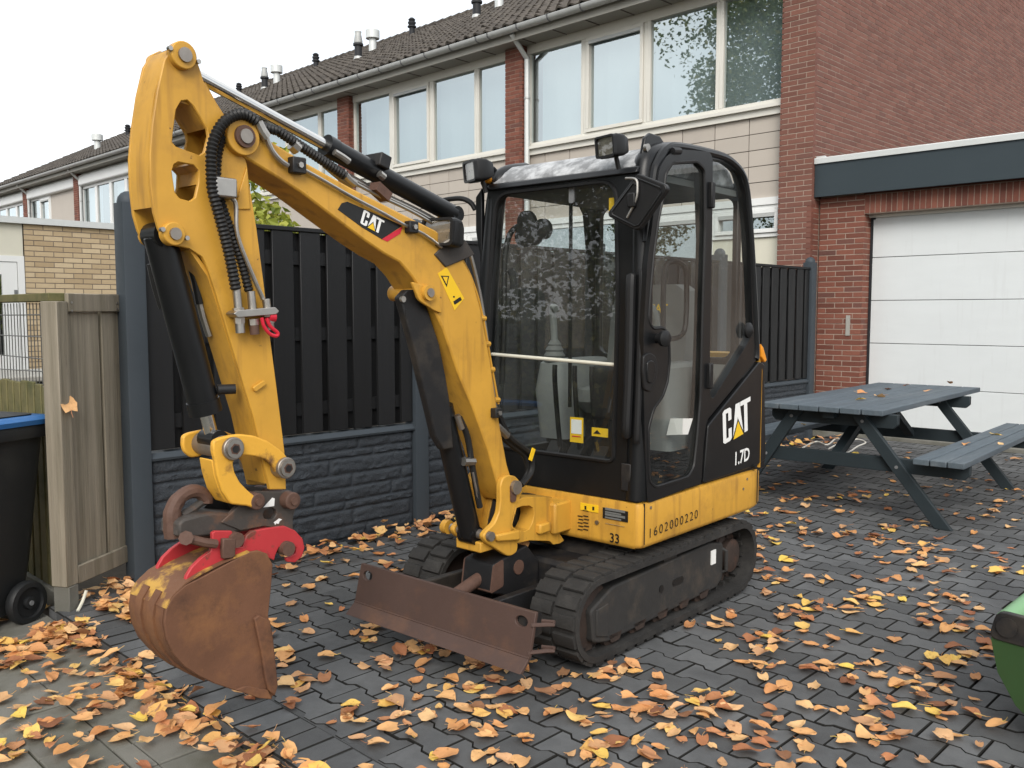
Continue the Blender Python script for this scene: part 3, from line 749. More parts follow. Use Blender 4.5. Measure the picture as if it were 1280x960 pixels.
for i in range(4):
    ya, yb = posts[i]+a, posts[i+1]-a
    q = FB(); q.bx(FX-.03, FX+.006, ya-.02, yb+.02, -.05, .655); pp = q.build('plinth', M['fence_plinth'], fen)
    z = 0.0
    for r_, hh in enumerate(rowh):
        y = ya; rr = random.Random(i*20+r_)
        y -= rr.uniform(0, .3)
        while y < yb:
            ln = rr.uniform(.38, .75); y0, y1 = max(y, ya), min(y+ln, yb)
            if y1 - y0 > .05:
                q = FB(); q.add(*rock(FX+.004, y0+.003, y1-.003, z+.003, z+hh-.003, i*9+r_+y)); q.build('stone_block', M['fence_plinth'], pp, smooth=True, recalc=False, sharp=60)
            y += ln
        z += hh
    q = FB(); q.prism([(FX-.05,.655),(FX+.032,.655),(FX+.036,.668),(FX+.012,.695),(FX-.05,.70)], 'y', ya, yb); q.build('plinth_cap', M['fence_post'], fen)
    # boards
    for z_ in (.86, 1.32, 1.78):
        q = FB(); q.bx(FX-.028, FX-.008, ya, yb, z_-.04, z_+.04); q.build('rail', M['fence_board'], fen)
    pitch = .190; nb_ = int((yb-ya)/pitch)+1; y = ya + .004
    j_ = 0
    while y < yb - .02:
        y1 = min(y+.142, yb-.002)
        q = FB(); dx = random.gauss(0,.0015); q.bx(FX-.008+dx, FX+.012+dx, y, y1, .705+random.uniform(0,.012), 1.935); q.build('board', M['fence_board'], fen, bevel=.003, seg=1)
        yb0, yb1 = y+.142-.045, min(y+pitch+.045, yb-.002)
        if yb1 - yb0 > .03:
            q = FB(); q.bx(FX-.048, FX-.028, yb0, yb1, .705, 1.93); q.build('board', M['fence_board'], fen)
        y += pitch
    q = FB(); q.bx(FX-.05, FX+.022, ya, yb, 1.937, 1.962); q.build('top_cap', M['fence_board'], fen, bevel=.003)

# ================================================================== TIMBER SCREEN, WIRE FENCE, BIN
A_ = Vector((-4.545, 1.53, 0)); B_ = Vector((-4.80, 1.925, 0))
ts = empty('timber_screen', A_); tag(ts, 'narrow weathered timber screen beside the tall blue-grey post', 'screen')
dpn = (B_ - A_).normalized(); npn = Vector((-dpn.y, dpn.x, 0)) * -1
if npn.x < 0: npn = -npn
Lp = (B_ - A_).length
def tbox(name, s0, s1, d0, d1, z0, z1, m_, bevel=.004):
    q = MB(); c = dpn*((s0+s1)/2) + npn*((d0+d1)/2) + Vector((0,0,(z0+z1)/2))
    q.obx(c, dpn, npn, UP, s1-s0, d1-d0, z1-z0); return q.build(name, m_, ts, bevel=bevel, seg=1)
tbox('post', -.035, .045, -.06, .03, .12, 1.505, M['old_wood'])
tbox('post_foot', -.03, .04, -.055, .033, -.06, .12, M['slab'])
tbox('board', .05, .300, -.02, .006, .19, 1.455, M['old_wood'])
tbox('board', .316, Lp, -.02, .010, .185, 1.50, M['old_wood'])
tbox('top_rail', .048, Lp-.005, .008, .03, 1.455, 1.545, M['old_wood'])
tbox('bottom_rail', .05, Lp+.0, .008, .028, .115, .205, M['old_wood'])
for s_, z_ in ((.07,1.50),(Lp-.05,1.50),(.07,1.46),(Lp-.05,1.47)):
    q = MB(); p = dpn*s_ + npn*.03 + Vector((0,0,z_)); q.cyl(p, p+npn*.003, .006, n=8); q.build('screw', M['zinc'], ts)
# wire fence running left from the screen
wf = empty('wire_fence', (-5.6, 1.56, 0)); tag(wf, 'timber framed fence with wire grid above pickets, behind the bin', 'fence')
class WB(MB):
    def build(s, *a, **kw): s.v = [(p[0]+5.6, p[1]-1.56, p[2]) for p in s.v]; return MB.build(s, *a, **kw)
q = WB(); q.bx(-7.3, -4.57, 1.505, 1.60, 1.505, 1.545); q.build('top_rail', M['green_wood'], wf, bevel=.004)
q = WB(); q.bx(-4.66, -4.575, 1.51, 1.59, .0, 1.505); q.build('post', M['green_wood'], wf, bevel=.004)
q = WB(); q.bx(-7.3, -7.21, 1.51, 1.59, .0, 1.505); q.build('post', M['green_wood'], wf, bevel=.004)
q = WB(); q.bx(-7.3, -4.57, 1.515, 1.585, -.05, .06); q.build('gravel_board', M['slab'], wf, bevel=.006)
x = -4.72
while x > -7.2:
    hh = random.gauss(1.09, .008)
    q = WB(); q.bx(x-.085, x, 1.535, 1.56, .06, hh); q.build('picket', M['green_wood'], wf, bevel=.004, seg=1); x -= .108
for z_ in (.25, .95):
    q = WB(); q.bx(-7.21, -4.66, 1.562, 1.59, z_-.035, z_+.035); q.build('rail', M['green_wood'], wf)
q = WB(); x = -4.68
while x > -7.2: q.cyl((x,1.55,1.0),(x,1.55,1.5), .0026, n=5); x -= .05
for z_ in (1.08,1.13,1.22,1.33,1.44): q.tube([(-7.2,1.545,z_),(-6,1.545,z_-.004),(-4.66,1.545,z_+(.03 if z_==1.13 else 0))], .003, 5)
q.build('wire_grid', M['wire'], wf)

# wheelie bin
bn = empty('wheelie_bin', (-4.765, 1.11, -.045), R(24)); tag(bn, 'black wheelie bin with blue lid at left edge of picture', 'bin')
def loft(mb, rings):
    n = len(rings[0]); o = [p for r in rings for p in r]
    ff = [(k*n+i, k*n+(i+1) % n, (k+1)*n+(i+1) % n, (k+1)*n+i) for k in range(len(rings)-1) for i in range(n)]
    ff += [tuple(range(n-1,-1,-1)), tuple(range((len(rings)-1)*n, len(rings)*n))]
    return mb.add(o, ff)
def rr3(x0,x1,y0,y1,r,z,dx=0): return [(x+dx,y,z) for x,y in rrect(x0,x1,y0,y1,r,3)]
loft(MB(), [rr3(-.20,.20,-.22,.20,.04,.06), rr3(-.22,.22,-.25,.24,.04,.30), rr3(-.262,.262,-.32,.31,.05,.92)]).build('body', M['bin_black'], bn, smooth=True)
loft(MB(), [rr3(-.285,.285,-.345,.335,.05,.90), rr3(-.29,.29,-.35,.34,.05,.94), rr3(-.285,.285,-.345,.335,.05,.96)]).build('rim', M['bin_black'], bn, smooth=True)
loft(MB(), [rr3(-.295,.295,-.36,.35,.05,.962), rr3(-.30,.30,-.365,.355,.05,.985), rr3(-.28,.28,-.34,.33,.06,1.0), rr3(-.2,.2,-.22,.22,.08,1.005)]).build('lid', M['bin_blue'], bn, smooth=True)
loft(MB(), [rr3(-.235,.235,-.29,.28,.05,1.004), rr3(-.235,.235,-.29,.28,.05,1.009)]).build('lid_panel', M['bin_black'], bn, smooth=True)
MB().tube([(-.2,.37,.98),(.2,.37,.98)], .014, 8).build('handle', M['bin_black'], bn, smooth=True)
for s in (-1, 1):
    wl = MB().lathe([(.06,-.022),(.098,-.024),(.105,-.012),(.105,.012),(.098,.024),(.075,.026),(.07,.012),(.03,.010),(.028,.03),(.012,.032)], (s*.245, .17, .105), (s,0,0), 24).build('wheel', M['bin_black'], bn, smooth=True)
    MB().lathe([(.012,.03),(.012,.036)], (s*.245,.17,.105), (s,0,0), 12).build('hub_cap', M['pvc_grey'], wl)
MB().cyl((-.24,.17,.105),(.24,.17,.105), .012, n=8).build('axle', M['pvc_dark'], bn)

# pale stick and leaf on the screen are added with the leaves

# ================================================================== SHED
SX = -11.6
sh = empty('shed', (SX, 3.6, 0)); tag(sh, 'flat-roofed buff brick shed with white door behind the wire fence', 'shed')
class SB(MB):
    def build(s, *a, **kw): s.v = [(p[0]-SX, p[1]-3.6, p[2]) for p in s.v]; return MB.build(s, *a, **kw)
q = SB(); q.bx(SX-3, SX-.004, 3.58, 6.6, 0, 2.50); wl = q.build('wall', M['mortar_grey'], sh)
lay('shed', (0, -.02, .30), (0,1,0), (1,0,0), 1.55, 2.20, wl, M['brick_beige'], None, own=270, depth=.04)
q = SB(); q.bx(SX-3, SX+.05, 2.2, 6.65, 2.50, 2.575); q.build('roof_trim', M['alu'], sh)
q = SB(); q.bx(SX-3, SX-.02, 2.2, 3.57, 2.12, 2.50); q.build('cream_panel', M['cream'], sh)
q = SB(); q.bx(SX-3, SX-.25, 2.2, 3.57, 0, 2.12); q.build('back_room', M['dark_room'], sh)
q = SB(); q.bx(SX-.06, SX-.01, 3.50, 3.575, 0, 2.12); q.bx(SX-.06, SX-.01, 2.55, 3.50, 2.05, 2.12); q.build('door_frame', M['white_paint'], sh)
q = SB(); q.prism([(2.56,.02),(3.495,.02),(3.495,2.045),(2.56,2.045)], 'x', SX-.055, SX-.02, [[(2.72,.95),(3.33,.95),(3.33,1.90),(2.72,1.90)]]); dd = q.build('door', M['white_paint'], sh)
q = SB(); q.add([(SX-.04,2.71,.94),(SX-.04,3.34,.94),(SX-.04,3.34,1.91),(SX-.04,2.71,1.91)], [(0,1,2,3)]); q.build('pane', M['win_glass'], dd, recalc=False)
q = SB(); q.bx(SX-.02, SX-.012, 3.455, 3.49, 1.6, 1.72); q.build('hinge', M['pvc_grey'], dd)
# grey garden chest behind the wire fence
gc = empty('garden_chest', (-9.0, 2.9, 0), R(0)); tag(gc, 'low dark grey garden chest with pale lid behind the wire fence', 'chest')
MB().bx(-.5,.5,-.75,.75,.05,.84).build('body', M['pvc_grey'], gc, bevel=.02)
for z_ in (.25,.45,.65):
    MB().bx(.501,.52,-.72,.72,z_-.03,z_+.03).build('slat', M['soffit'], gc, bevel=.005)
MB().bx(-.53,.55,-.80,.80,.842,.90).build('lid', M['soffit'], gc, bevel=.015)

# ================================================================== PICNIC TABLE
pt = empty('picnic_table', (-2.80, 6.06, 0), R(3.2)); tag(pt, 'blue-grey wooden picnic table with attached benches in front of the garage', 'picnic table')
TL = 2.52
def tplank(name, x0, x1, y0, y1, z0, z1, m_): return MB().bx(x0,x1,y0,y1,z0,z1).build(name, m_, pt, bevel=.005, seg=2)
tw_ = .90/6
for i in range(6): tplank('tabletop_plank', -.52+i*tw_+.004, -.52+(i+1)*tw_-.004, 0+random.uniform(-.006,.006), TL+random.uniform(-.006,.006), .745, .785, M['table_wood'])
for s in (-1, 1):
    for i in range(3):
        a = .585 + i*.108
        x0, x1 = (a, a+.101) if s > 0 else (-a-.101-.07, -a-.07)
        tplank('bench_plank', x0+.01, x1+.01, -.04, TL, .445, .485, M['table_wood'])
for y in (.13, 1.95):
    for s in (-1, 1):
        q = MB(); q.prism([(s*.22-.05-.06,.745),(s*.22+.05-.06,.745),(s*.76+.055,0),(s*.76-.055,0)], 'y', y-.022, y+.022); q.build('leg', M['table_leg'], pt, bevel=.004)
    for z0, z1, w_, nm in ((.645,.745,.43,'top_bearer'),(.345,.445,.90,'bench_bearer')):
        q = MB(); q.prism([(-w_-.06,z0+.03),(-w_+.03-.06,z0),(w_-.03,z0),(w_,z0+.03),(w_,z1),(-w_-.06,z1)], 'y', y+.023, y+.067); q.build(nm, M['table_leg'], pt, bevel=.004)
    for s in (-1,1):
        for z_ in (.39,.69):
            xx = s*(.22 + (.745-z_)/.745*.54) - (.06*(z_/.745))
            q = MB(); q.cyl((xx,y-.028,z_),(xx,y-.022,z_),.012,n=8); q.build('bolt', M['pvc_grey'], pt)
q = MB(); q.bx(-.06,.02,.06,TL-.06,.70,.744); q.build('centre_batten', M['table_leg'], pt)
q = MB(); q.beam((-.02,.2,.40),(-.02,.85,.71),.07,.045); q.build('brace', M['table_leg'], pt)
q = MB(); q.beam((-.02,1.9,.40),(-.02,1.3,.71),.07,.045); q.build('brace', M['table_leg'], pt)
# white cable under the table
cb = MB(); cp_ = [gnd(*p, .006) for p in ((1003,560),(1020,552),(1034,556),(1046,548),(1056,556),(1044,562),(1058,566),(1072,558),(1082,553),(1070,549),(1052,553),(1036,561))]
o = cb.tube(sm(cp_, 6), .009, 6).build('cable', M['cable'], smooth=True); tag(o, 'loose white cable lying on the paving under the picnic table', 'cable')

# ================================================================== GREEN BUCKET at the right edge
gb = empty('green_bucket', (-.60, 3.30, 0)); tag(gb, 'green steel bucket with black side edge at right edge of picture', 'bucket')
prof = [(-.30,.405),(-.315,.33),(-.29,.22),(-.23,.12),(-.13,.04),(0,0),(.30,.0),(.52,.03),(.54,.06)]
for y in (0, 1.25):
    o = MB().prism(prof + [(.40,.33),(-.28,.43)], 'y', y-.008, y+.008).build('side_plate', M['green_paint'], gb)
    MB().prism(rounded([(-.322,.335),(.42,.30),(.40,.40),(-.30,.435)], .03), 'y', y-.014, y+.014).build('edge_strip', M['black_steel'], o, bevel=.003)
    MB().cyl((-.265,y-.022,.385),(-.265,y+.022,.385),.033,n=18).build('boss', M['black_steel'], o, smooth=True)
inn = [(x*.97+.005, z*.97+.012) for x, z in prof]
MB().prism(prof + inn[::-1], 'y', .008, 1.242).build('shell', M['green_paint'], gb, smooth=True)
MB().cyl((-.275,.01,.40),(-.275,1.24,.40),.034,n=18).build('lip_tube', M['green_tube'], gb, smooth=True)
# ================================================================== EXCAVATOR
EA = R(3.5)
EO = Vector((-2.764, 3.425, 0)); EX = Vector((math.cos(EA), math.sin(EA), 0)); EY = Vector((-math.sin(EA), math.cos(EA), 0))
exc = empty('mini_excavator', EO, EA); tag(exc, 'yellow mini excavator with black cab and rusty bucket on the dark paving', 'excavator')
def loc(p): v = p - EO; return Vector((v.dot(EX), v.dot(EY), v.z))
def XP(px, py, x): return loc(pl(px, py, EO + EX*x, EX))          # point of the machine on its lengthwise plane x
def YP(px, py, y): return loc(pl(px, py, EO + EY*y, EY))
def SX_(pts, x, sc=1.0, ox=0.0, oy=0.0):
    out = []
    for a, b in pts:
        p = XP(a*sc+ox, b*sc+oy, x); out.append((p.y, p.z))
    return out
def part(mb, name, m_, parent=exc, **kw): return mb.build(name, M[m_] if isinstance(m_, str) else m_, parent, **kw)

# ---- tracks
TR, TF, TB, RAD = .195, -.665, .575, .195
def stadium(r, n=14, y0=TF, y1=TB, zc=RAD+.005):
    pts = []
    for i in range(n+1):
        a = R(90 + 180*i/n); pts.append((y0 + r*math.cos(a), zc + r*math.sin(a)))
    for i in range(n+1):
        a = R(-90 + 180*i/n); pts.append((y1 + r*math.cos(a), zc + r*math.sin(a)))
    return pts
per = 2*math.pi*(RAD-.018) + 2*(TB-TF); NL = 47
def along(s, r):
    L = TB - TF; s = s % per; arc = math.pi*(RAD-.018); zc = RAD+.005
    if s < L: return Vector((TB - s, zc + r)), Vector((0, 1))
    s -= L
    if s < arc: a = math.pi/2 + s/(RAD-.018); return Vector((TF + r*math.cos(a), zc + r*math.sin(a))), Vector((math.cos(a), math.sin(a)))
    s -= arc
    if s < L: return Vector((TF + s, zc - r)), Vector((0, -1))
    s -= L
    a = -math.pi/2 + s/(RAD-.018); return Vector((TB + r*math.cos(a), zc + r*math.sin(a))), Vector((math.cos(a), math.sin(a)))
lug = MB().prism(rounded([(-.029,0),(.029,0),(.026,.015),(-.026,.015)], .004, 2), 'x', -.052, .052)
lug_me = lug.mesh('track_lug', smooth=True); lug_me.materials.append(M['rubber'])
for sd in (1, -1):
    cx = sd*.385
    mb = MB(); mb.prism(stadium(RAD-.020), 'x', cx-.115, cx+.115, [stadium(RAD-.046)])
    tk = part(mb, 'track', 'rubber', smooth=True)
    for i in range(NL):
        for hlf in (0, 1):
            p, n_ = along((i + .5*hlf) * per/NL, RAD-.0215)
            ang = math.atan2(n_.y, n_.x) - math.pi/2
            obj('track_lug', lug_me, tk, loc=(cx + (hlf-.5)*.118, p.x, p.y), rot=(ang, 0, 0))
    mb = MB()
    for i in range(NL):                                         # inner guide lugs
        p, n_ = along(i*per/NL, RAD-.054); mb.obx((cx, p.x, p.y), (1,0,0), (0,n_.y,-n_.x), (0,n_.x,n_.y), .10, .022, .028)
    part(mb, 'guide_lugs', 'rubber', tk)
    # track frame
    fr = MB(); fr.prism(rounded([(-.68,.10),(-.58,.075),(.36,.085),(.43,.12),(.43,.30),(.30,.325),(-.54,.305),(-.70,.24)], .02), 'x', cx-.055*1, cx+.088 if sd > 0 else cx+.055, [])
    tf = part(fr, 'track_frame', 'track_steel', exc, bevel=.008)
    xo = cx + sd*.09
    for yc, r_ in ((-.16,.022),):
        part(MB().cyl((xo-.012*sd, yc, .205), (xo+.0015*sd, yc, .205), .017, n=16), 'frame_hole', 'black_decal', tf)
    part(MB().prism(rrect(-.06,.035,.192,.222,.013,4), 'x', xo-.012*sd, xo+.0015*sd), 'frame_slot', 'black_decal', tf)
    part(MB().prism([(-.665,.125),(-.58,.10),(-.58,.245),(-.665,.235)], 'x', xo-.015*sd, xo+.004*sd), 'tension_cover', 'track_steel', tf, bevel=.004)
    if sd > 0: part(MB().bx(xo-.002, xo+.003, .30, .345, .215, .285), 'inspection_sticker', 'white_decal', tf)
    for y_ in (-.52,-.33,-.14,.05,.24):
        part(MB().lathe([(.045,-.05),(.055,-.045),(.055,-.02),(.03,-.018),(.03,.018),(.055,.02),(.055,.045),(.045,.05)], (cx+.02*sd, y_, .085), (1,0,0), 16), 'roller', 'rust_dark', tf, smooth=True)
        part(MB().prism(rounded([(y_-.05,.10),(y_+.05,.10),(y_+.03,.065),(y_-.03,.065)], .008), 'x', cx+.08*sd-.008, cx+.08*sd+.008), 'roller_bracket', 'rust_dark', tf)
    part(MB().lathe([(.06,-.07),(.06,.07),(.05,.075)], (cx, -.05, .325), (1,0,0), 16), 'carrier_roller', 'track_steel', tf, smooth=True)
    idl = MB().lathe([(.10,-.05),(.145,-.05),(.148,-.02),(.12,-.018),(.12,.018),(.148,.02),(.145,.05),(.10,.05),(.05,.06)], (cx, TF, RAD+.005), (1,0,0), 28)
    part(idl, 'idler_wheel', 'rust_dark', exc, smooth=True)
    sp = MB(); teeth = 13; tp = []
    for i in range(teeth*2):
        a0 = 2*math.pi*i/(teeth*2); r_ = .148 if i % 2 else .118
        for da in (-.07, .07): tp.append((TB + r_*math.cos(a0+da), RAD+.005 + r_*math.sin(a0+da)))
    sp.prism(tp, 'x', cx-.016, cx+.016); spk = part(sp, 'sprocket', 'rust_dark', exc)
    part(MB().lathe([(.105,0),(.105,.02),(.085,.03),(.085,.062),(.072,.068),(.02,.07)], (cx, TB, RAD+.005), (sd,0,0), 24), 'drive_motor', 'rust_dark', spk, smooth=True)
    for i in range(8):
        a0 = 2*math.pi*i/8; part(MB().cyl((cx+.02*sd, TB+.095*math.cos(a0), RAD+.005+.095*math.sin(a0)), (cx+.034*sd, TB+.095*math.cos(a0), RAD+.005+.095*math.sin(a0)), .008, n=6), 'motor_bolt', 'rust_dark', spk)
    part(MB().tube([(xo-.01,.43,.15),(xo+.012*sd,.435,.16),(xo+.012*sd,.435,.26),(xo-.01,.43,.27)], .009, 8), 'tie_loop', 'track_steel', tf, smooth=True)

# ---- undercarriage centre, slew ring, blade
part(MB().prism(rounded([(-.36,.16),(.40,.16),(.42,.34),(.28,.40),(-.30,.40),(-.40,.30)], .03), 'x', -.27, .27), 'undercarriage', 'black_steel', bevel=.01)
part(MB().lathe([(.30,.38),(.32,.385),(.32,.43),(.29,.432),(.29,.455)], (0,.05,0), (0,0,1), 36), 'slew_ring', 'black_steel', smooth=True)
mb = MB()
Bx0, Bx1 = -.515, .493
bl = [(-1.072,.335),(-1.078,.335),(-1.112,.17),(-1.165,.128),(-1.152,.122),(-1.098,.163),(-1.062,.33)]
def bslot(cx, cz): return [(cx + .034*math.cos(2*math.pi*i/14)*.9, cz + .020*math.sin(2*math.pi*i/14)) for i in range(14)]
# main plate with two lifting holes, leaning back like the profile
mb.prism([(Bx0,.170),(Bx1,.170),(Bx1,.335),(Bx0,.335)], 'y', -.008, .008, [bslot(Bx0+.055,.292), bslot(Bx1-.062,.292)])
mb.v = [(x, y - 1.069 - (.335-z)*.25, z) for x, y, z in mb.v]
blade = part(mb, 'blade', 'rust_blade', bevel=.002)
mb = MB(); mb.prism([(-1.118,.172),(-1.103,.172),(-1.150,.124),(-1.170,.128)], 'x', Bx0, Bx1); part(mb, 'cutting_edge', 'rust_blade', blade, bevel=.002)
mb = MB(); mb.cyl((Bx0,-1.116,.172),(Bx1,-1.116,.172),.005,n=6); part(mb, 'weld_seam', 'rust_blade', blade)
for z_ in (.19,.29):
    part(MB().tube([(Bx1-.01,-1.085-(.33-z_)*.2,z_+.0),(Bx1+.03,-1.05,z_),(Bx1+.05,-1.035,z_),(Bx1+.035,-1.01,z_),(Bx1-.01,-1.03,z_)], .008, 6), 'side_loop', 'rust_blade', blade, smooth=True)
for s in (-1, 1):
    part(MB().prism([(-1.06,.30),(-1.08,.19),(-.34,.20),(-.34,.29)], 'x', s*.20-.02, s*.20+.02), 'blade_arm', 'black_steel', bevel=.005)
part(MB().bx(-.235,.235,-1.04,-.99,.19,.26), 'arm_crossbar', 'black_steel', bevel=.006)
part(MB().prism([(-1.06,.33),(-1.09,.20),(-.98,.22),(-.98,.30)], 'x', Bx0+.05, Bx0+.09), 'blade_rib', 'black_steel')
part(MB().prism([(-1.06,.33),(-1.09,.20),(-.98,.22),(-.98,.30)], 'x', Bx1-.09, Bx1-.05), 'blade_rib', 'black_steel')
part(MB().cyl((0,-1.05,.27),(0,-.70,.36),.028,n=16), 'blade_cylinder_rod', 'rust_pin', smooth=True)
cv = part(MB().prism(rounded([(-.88,.275),(-.86,.395),(-.64,.435),(-.56,.35),(-.56,.24),(-.70,.22)], .012), 'x', -.085, .085), 'blade_cylinder_guard', 'black_steel', bevel=.006)
part(MB().cyl((.084,-.70,.35),(.09,-.70,.35),.032,n=18), 'guard_plug', 'rust_pin', cv, smooth=True)
part(MB().prism(rounded([(-.88,.275),(-.86,.392),(-.80,.405),(-.80,.29)], .01), 'x', -.088, .088, []), 'guard_lip', 'rust_pin', cv)
part(MB().bx(-.24,.24,-.55,-.36,.17,.36), 'frame_front', 'black_steel', bevel=.02)

# ---- yellow body (slewing frame)
plan = rounded([(-.49,-.385),(.485,-.385),(.50,-.36),(.50,.74),(.44,.90),(.25,.985),(-.25,.985),(-.44,.90),(-.50,.74),(-.50,-.36)], [.02,.015,.01,.12,.12,.12,.12,.12,.12,.01], 5)
mb = MB(); n = len(plan)
def ring(z, k, dy=0): return [(x*k, y*k + dy, z) for x, y in plan]
loft(mb, [ring(.430,.972), ring(.440,.994), ring(.452,1.0), ring(.612,1.0), ring(.628,.992), ring(.634,.96)])
body = part(mb, 'body', 'yellow', smooth=True, sharp=40)
part(MB().bx(.4995,.5025,.735,.741,.455,.632), 'panel_seam', 'black_decal', body)
part(MB().bx(.488,.5022,-.352,-.347,.45,.63), 'panel_seam', 'black_decal', body)
for y_, z_ in ((.62,.60),(-.30,.605),(.58,.555)):
    part(MB().cyl((.498,y_,z_),(.503,y_,z_),.007,n=10), 'body_bolt', 'pin', body)
part(MB().bx(-.40,.40,-.30,.85,.40,.44), 'belly_plate', 'black_steel', body)
fy = -.3855
def front_decal(px0, py0, px1, py1, name, m_, dy=0.0, holes=()):
    a, b = YP(px0, py0, fy), YP(px1, py1, fy)
    return part(MB().bx(min(a.x,b.x), max(a.x,b.x), fy-.0035-dy, fy+.001, min(a.z,b.z), max(a.z,b.z)), name, m_, body)
front_decal(754,634,785,653,'type_plate','black_decal'); [front_decal(757,637+i*3.4,782-(i%2)*5,638.6+i*3.4,'plate_print','grey_int',.001) for i in range(4)]
front_decal(757,654,781,658.5,'plate_sticker','grey_light')
front_decal(726,628,748,641,'warning_sticker','yellow_decal'); front_decal(729,637,736,639,'sticker_print','black_decal',.001); front_decal(741,633,743.5,638,'sticker_print','black_decal',.001); front_decal(731.3,632,733.6,637,'sticker_print','black_decal',.001)
for r_ in range(5):
    for c_ in range(2): front_decal(722.5+c_*7+(r_%2), 644+r_*4.2, 728.3+c_*7+(r_%2), 646.2+r_*4.2, 'speaker_slot', 'black_decal')
p = YP(746.5,653,fy); part(MB().cyl((p.x,fy-.006,p.z),(p.x,fy,p.z),.010,n=14), 'lock_barrel', 'zinc', body, smooth=True)

# ---- lettering
def text(txt, name, m_, parent, o, u, v, size, bold=.0, wide=1.0, shear=0.0, space=1.0):
    cu = bpy.data.curves.new('txt', 'FONT'); cu.body = txt; cu.size = 1.0; cu.offset = bold; cu.resolution_u = 3; cu.shear = shear; cu.space_character = space
    t_ = bpy.data.objects.new('txt', cu); col.objects.link(t_); bpy.context.view_layer.update()
    me = bpy.data.meshes.new_from_object(t_.evaluated_get(bpy.context.evaluated_depsgraph_get()))
    bpy.data.objects.remove(t_)
    o, u, v = Vector(o), Vector(u).normalized(), Vector(v).normalized(); n_ = u.cross(v)
    for q in me.vertices:
        q.co = o + u*(q.co.x*size*wide) + v*(q.co.y*size) + n_*.0004
    me.materials.clear(); me.materials.append(M[m_]); me.name = name
    return obj(name, me, parent)
LC = [(.06,0),(.24,0),(.30,.06),(.30,.38),(.19,.38),(.19,.13),(.11,.13),(.11,.87),(.19,.87),(.19,.62),(.30,.62),(.30,.94),(.24,1),(.06,1),(0,.94),(0,.06)]
LA = [(.335,0),(.45,1),(.60,1),(.715,0),(.60,0),(.525,.60),(.45,0)]
LT = [(.62,1),(1,1),(1,.86),(.875,.86),(.875,0),(.755,0),(.755,.86),(.62,.86)]
TRI = [(.345,-.02),(.525,.46),(.705,-.02)]
TRB = [(.31,-.02),(.525,.55),(.74,-.02)]
def cat(parent, o, u, v, wd, hg, n_, back='black_decal'):
    o, u, v, n_ = Vector(o), Vector(u), Vector(v), Vector(n_)
    def poly(pts, d): return [o + u*(a*wd) + v*(b*hg) + n_*d for a, b in pts]
    for nm, pts, m_, d in (('letter', LC, 'white_decal', .0008), ('letter', LA, 'white_decal', .0008), ('letter', LT, 'white_decal', .0008), ('logo_edge', TRB, back, .0014), ('logo_triangle', TRI, 'yellow_decal', .002)):
        vv = poly(pts, d); mb = MB(); mb.v = [tuple(q) for q in vv]
        mb.f = [tuple(t) for t in tessellate_polygon([[Vector((a, b, 0)) for a, b in pts]])]
        part(mb, nm, m_, parent)
# stencilled number on the side, 33 on the front
a = XP(810,672,.5022); b = XP(880,643,.5022)
text('1602000220', 'stencil_number', 'black_decal', body, (.5028,a.y,a.z-.004), (0,b.y-a.y,b.z-a.z), (0,-.12,1), .060, -.004, (b-a).length/.060/7.3, .12, 1.32)
a = YP(762,677,fy); text('33', 'stencil_number', 'black_decal', body, (a.x,fy-.002,a.z), (1,0,0), (0,0,1), .058, .016, .95)

# ---- swing bracket
Z7 = .1459
def z7(pts): return [(a*Z7+560, b*Z7+580) for a, b in pts]
cast = z7([(590,320),(640,290),(700,282),(890,282),(905,330),(925,480),(960,600),(995,655),(960,680),(900,690),(870,660),(700,655),(590,680),(540,640),(540,560)])
hole = z7([(590,378),(640,360),(700,357),(730,375),(740,430),(725,500),(695,560),(650,580),(590,560),(552,545),(556,500),(575,440)])
c_ = SX_(cast, .10); h_ = SX_(hole, .10)
part(MB().prism(c_, 'x', .02, .10, [h_]), 'swing_post', 'yellow', bevel=.008)
part(MB().prism(c_, 'x', -.12, -.04, [h_]), 'swing_post', 'yellow', bevel=.008)
part(MB().bx(-.13,.13,-.50,-.37,.46,.60), 'post_mount', 'yellow', bevel=.01)
part(MB().prism(c_, 'x', -.035, .005), 'hose_duct', 'black_steel')  # dark plate standing in for the shade inside the casting hole
a = XP(679,658,.10); part(MB().bx(.09,.125,a.y-.05,a.y+.03,a.z-.025,a.z+.02), 'stop_block', 'yellow', bevel=.008)
plate = z7([(450,190),(470,120),(520,92),(580,105),(630,160),(642,230),(610,320),(575,390),(552,480),(560,545),(590,560),(590,640),(602,690),(595,750),(555,785),(510,790),(400,720),(325,670),(300,620),(325,580),(400,510),(440,420),(452,320)])
sp_ = SX_(plate, .10)
for x0, x1 in ((.072,.10),(-.10,-.072)):
    part(MB().prism(rounded(sp_, .012, 2), 'x', x0, x1), 'swing_bracket', 'yellow', bevel=.006)
bkp = [XP(643,609,.10), XP(611,670,.10)]
part(MB().bx(-.072,.072,bkp[1].y-.02,bkp[1].y+.11,bkp[1].z-.075,bkp[1].z-.03), 'bracket_web', 'yellow', bevel=.006)
part(MB().prism(SX_(z7([(385,600),(585,560),(590,650),(400,660)]), .10), 'x', .098, .122), 'grease_boss', 'yellow', bevel=.008)
for q_, r_ in ((bkp[0], .030), (bkp[1], .020)):
    part(MB().cyl((-.115,q_.y,q_.z),(.118,q_.y,q_.z), r_, n=20), 'pivot_pin', 'pin', smooth=True)
a = XP(641,617,.10); part(MB().prism(rounded([(a.y-.018,a.z-.035),(a.y+.012,a.z-.035),(a.y+.022,a.z+.035),(a.y-.02,a.z+.04)], .01), 'x', .10, .108), 'pin_keeper', 'rust_pin')
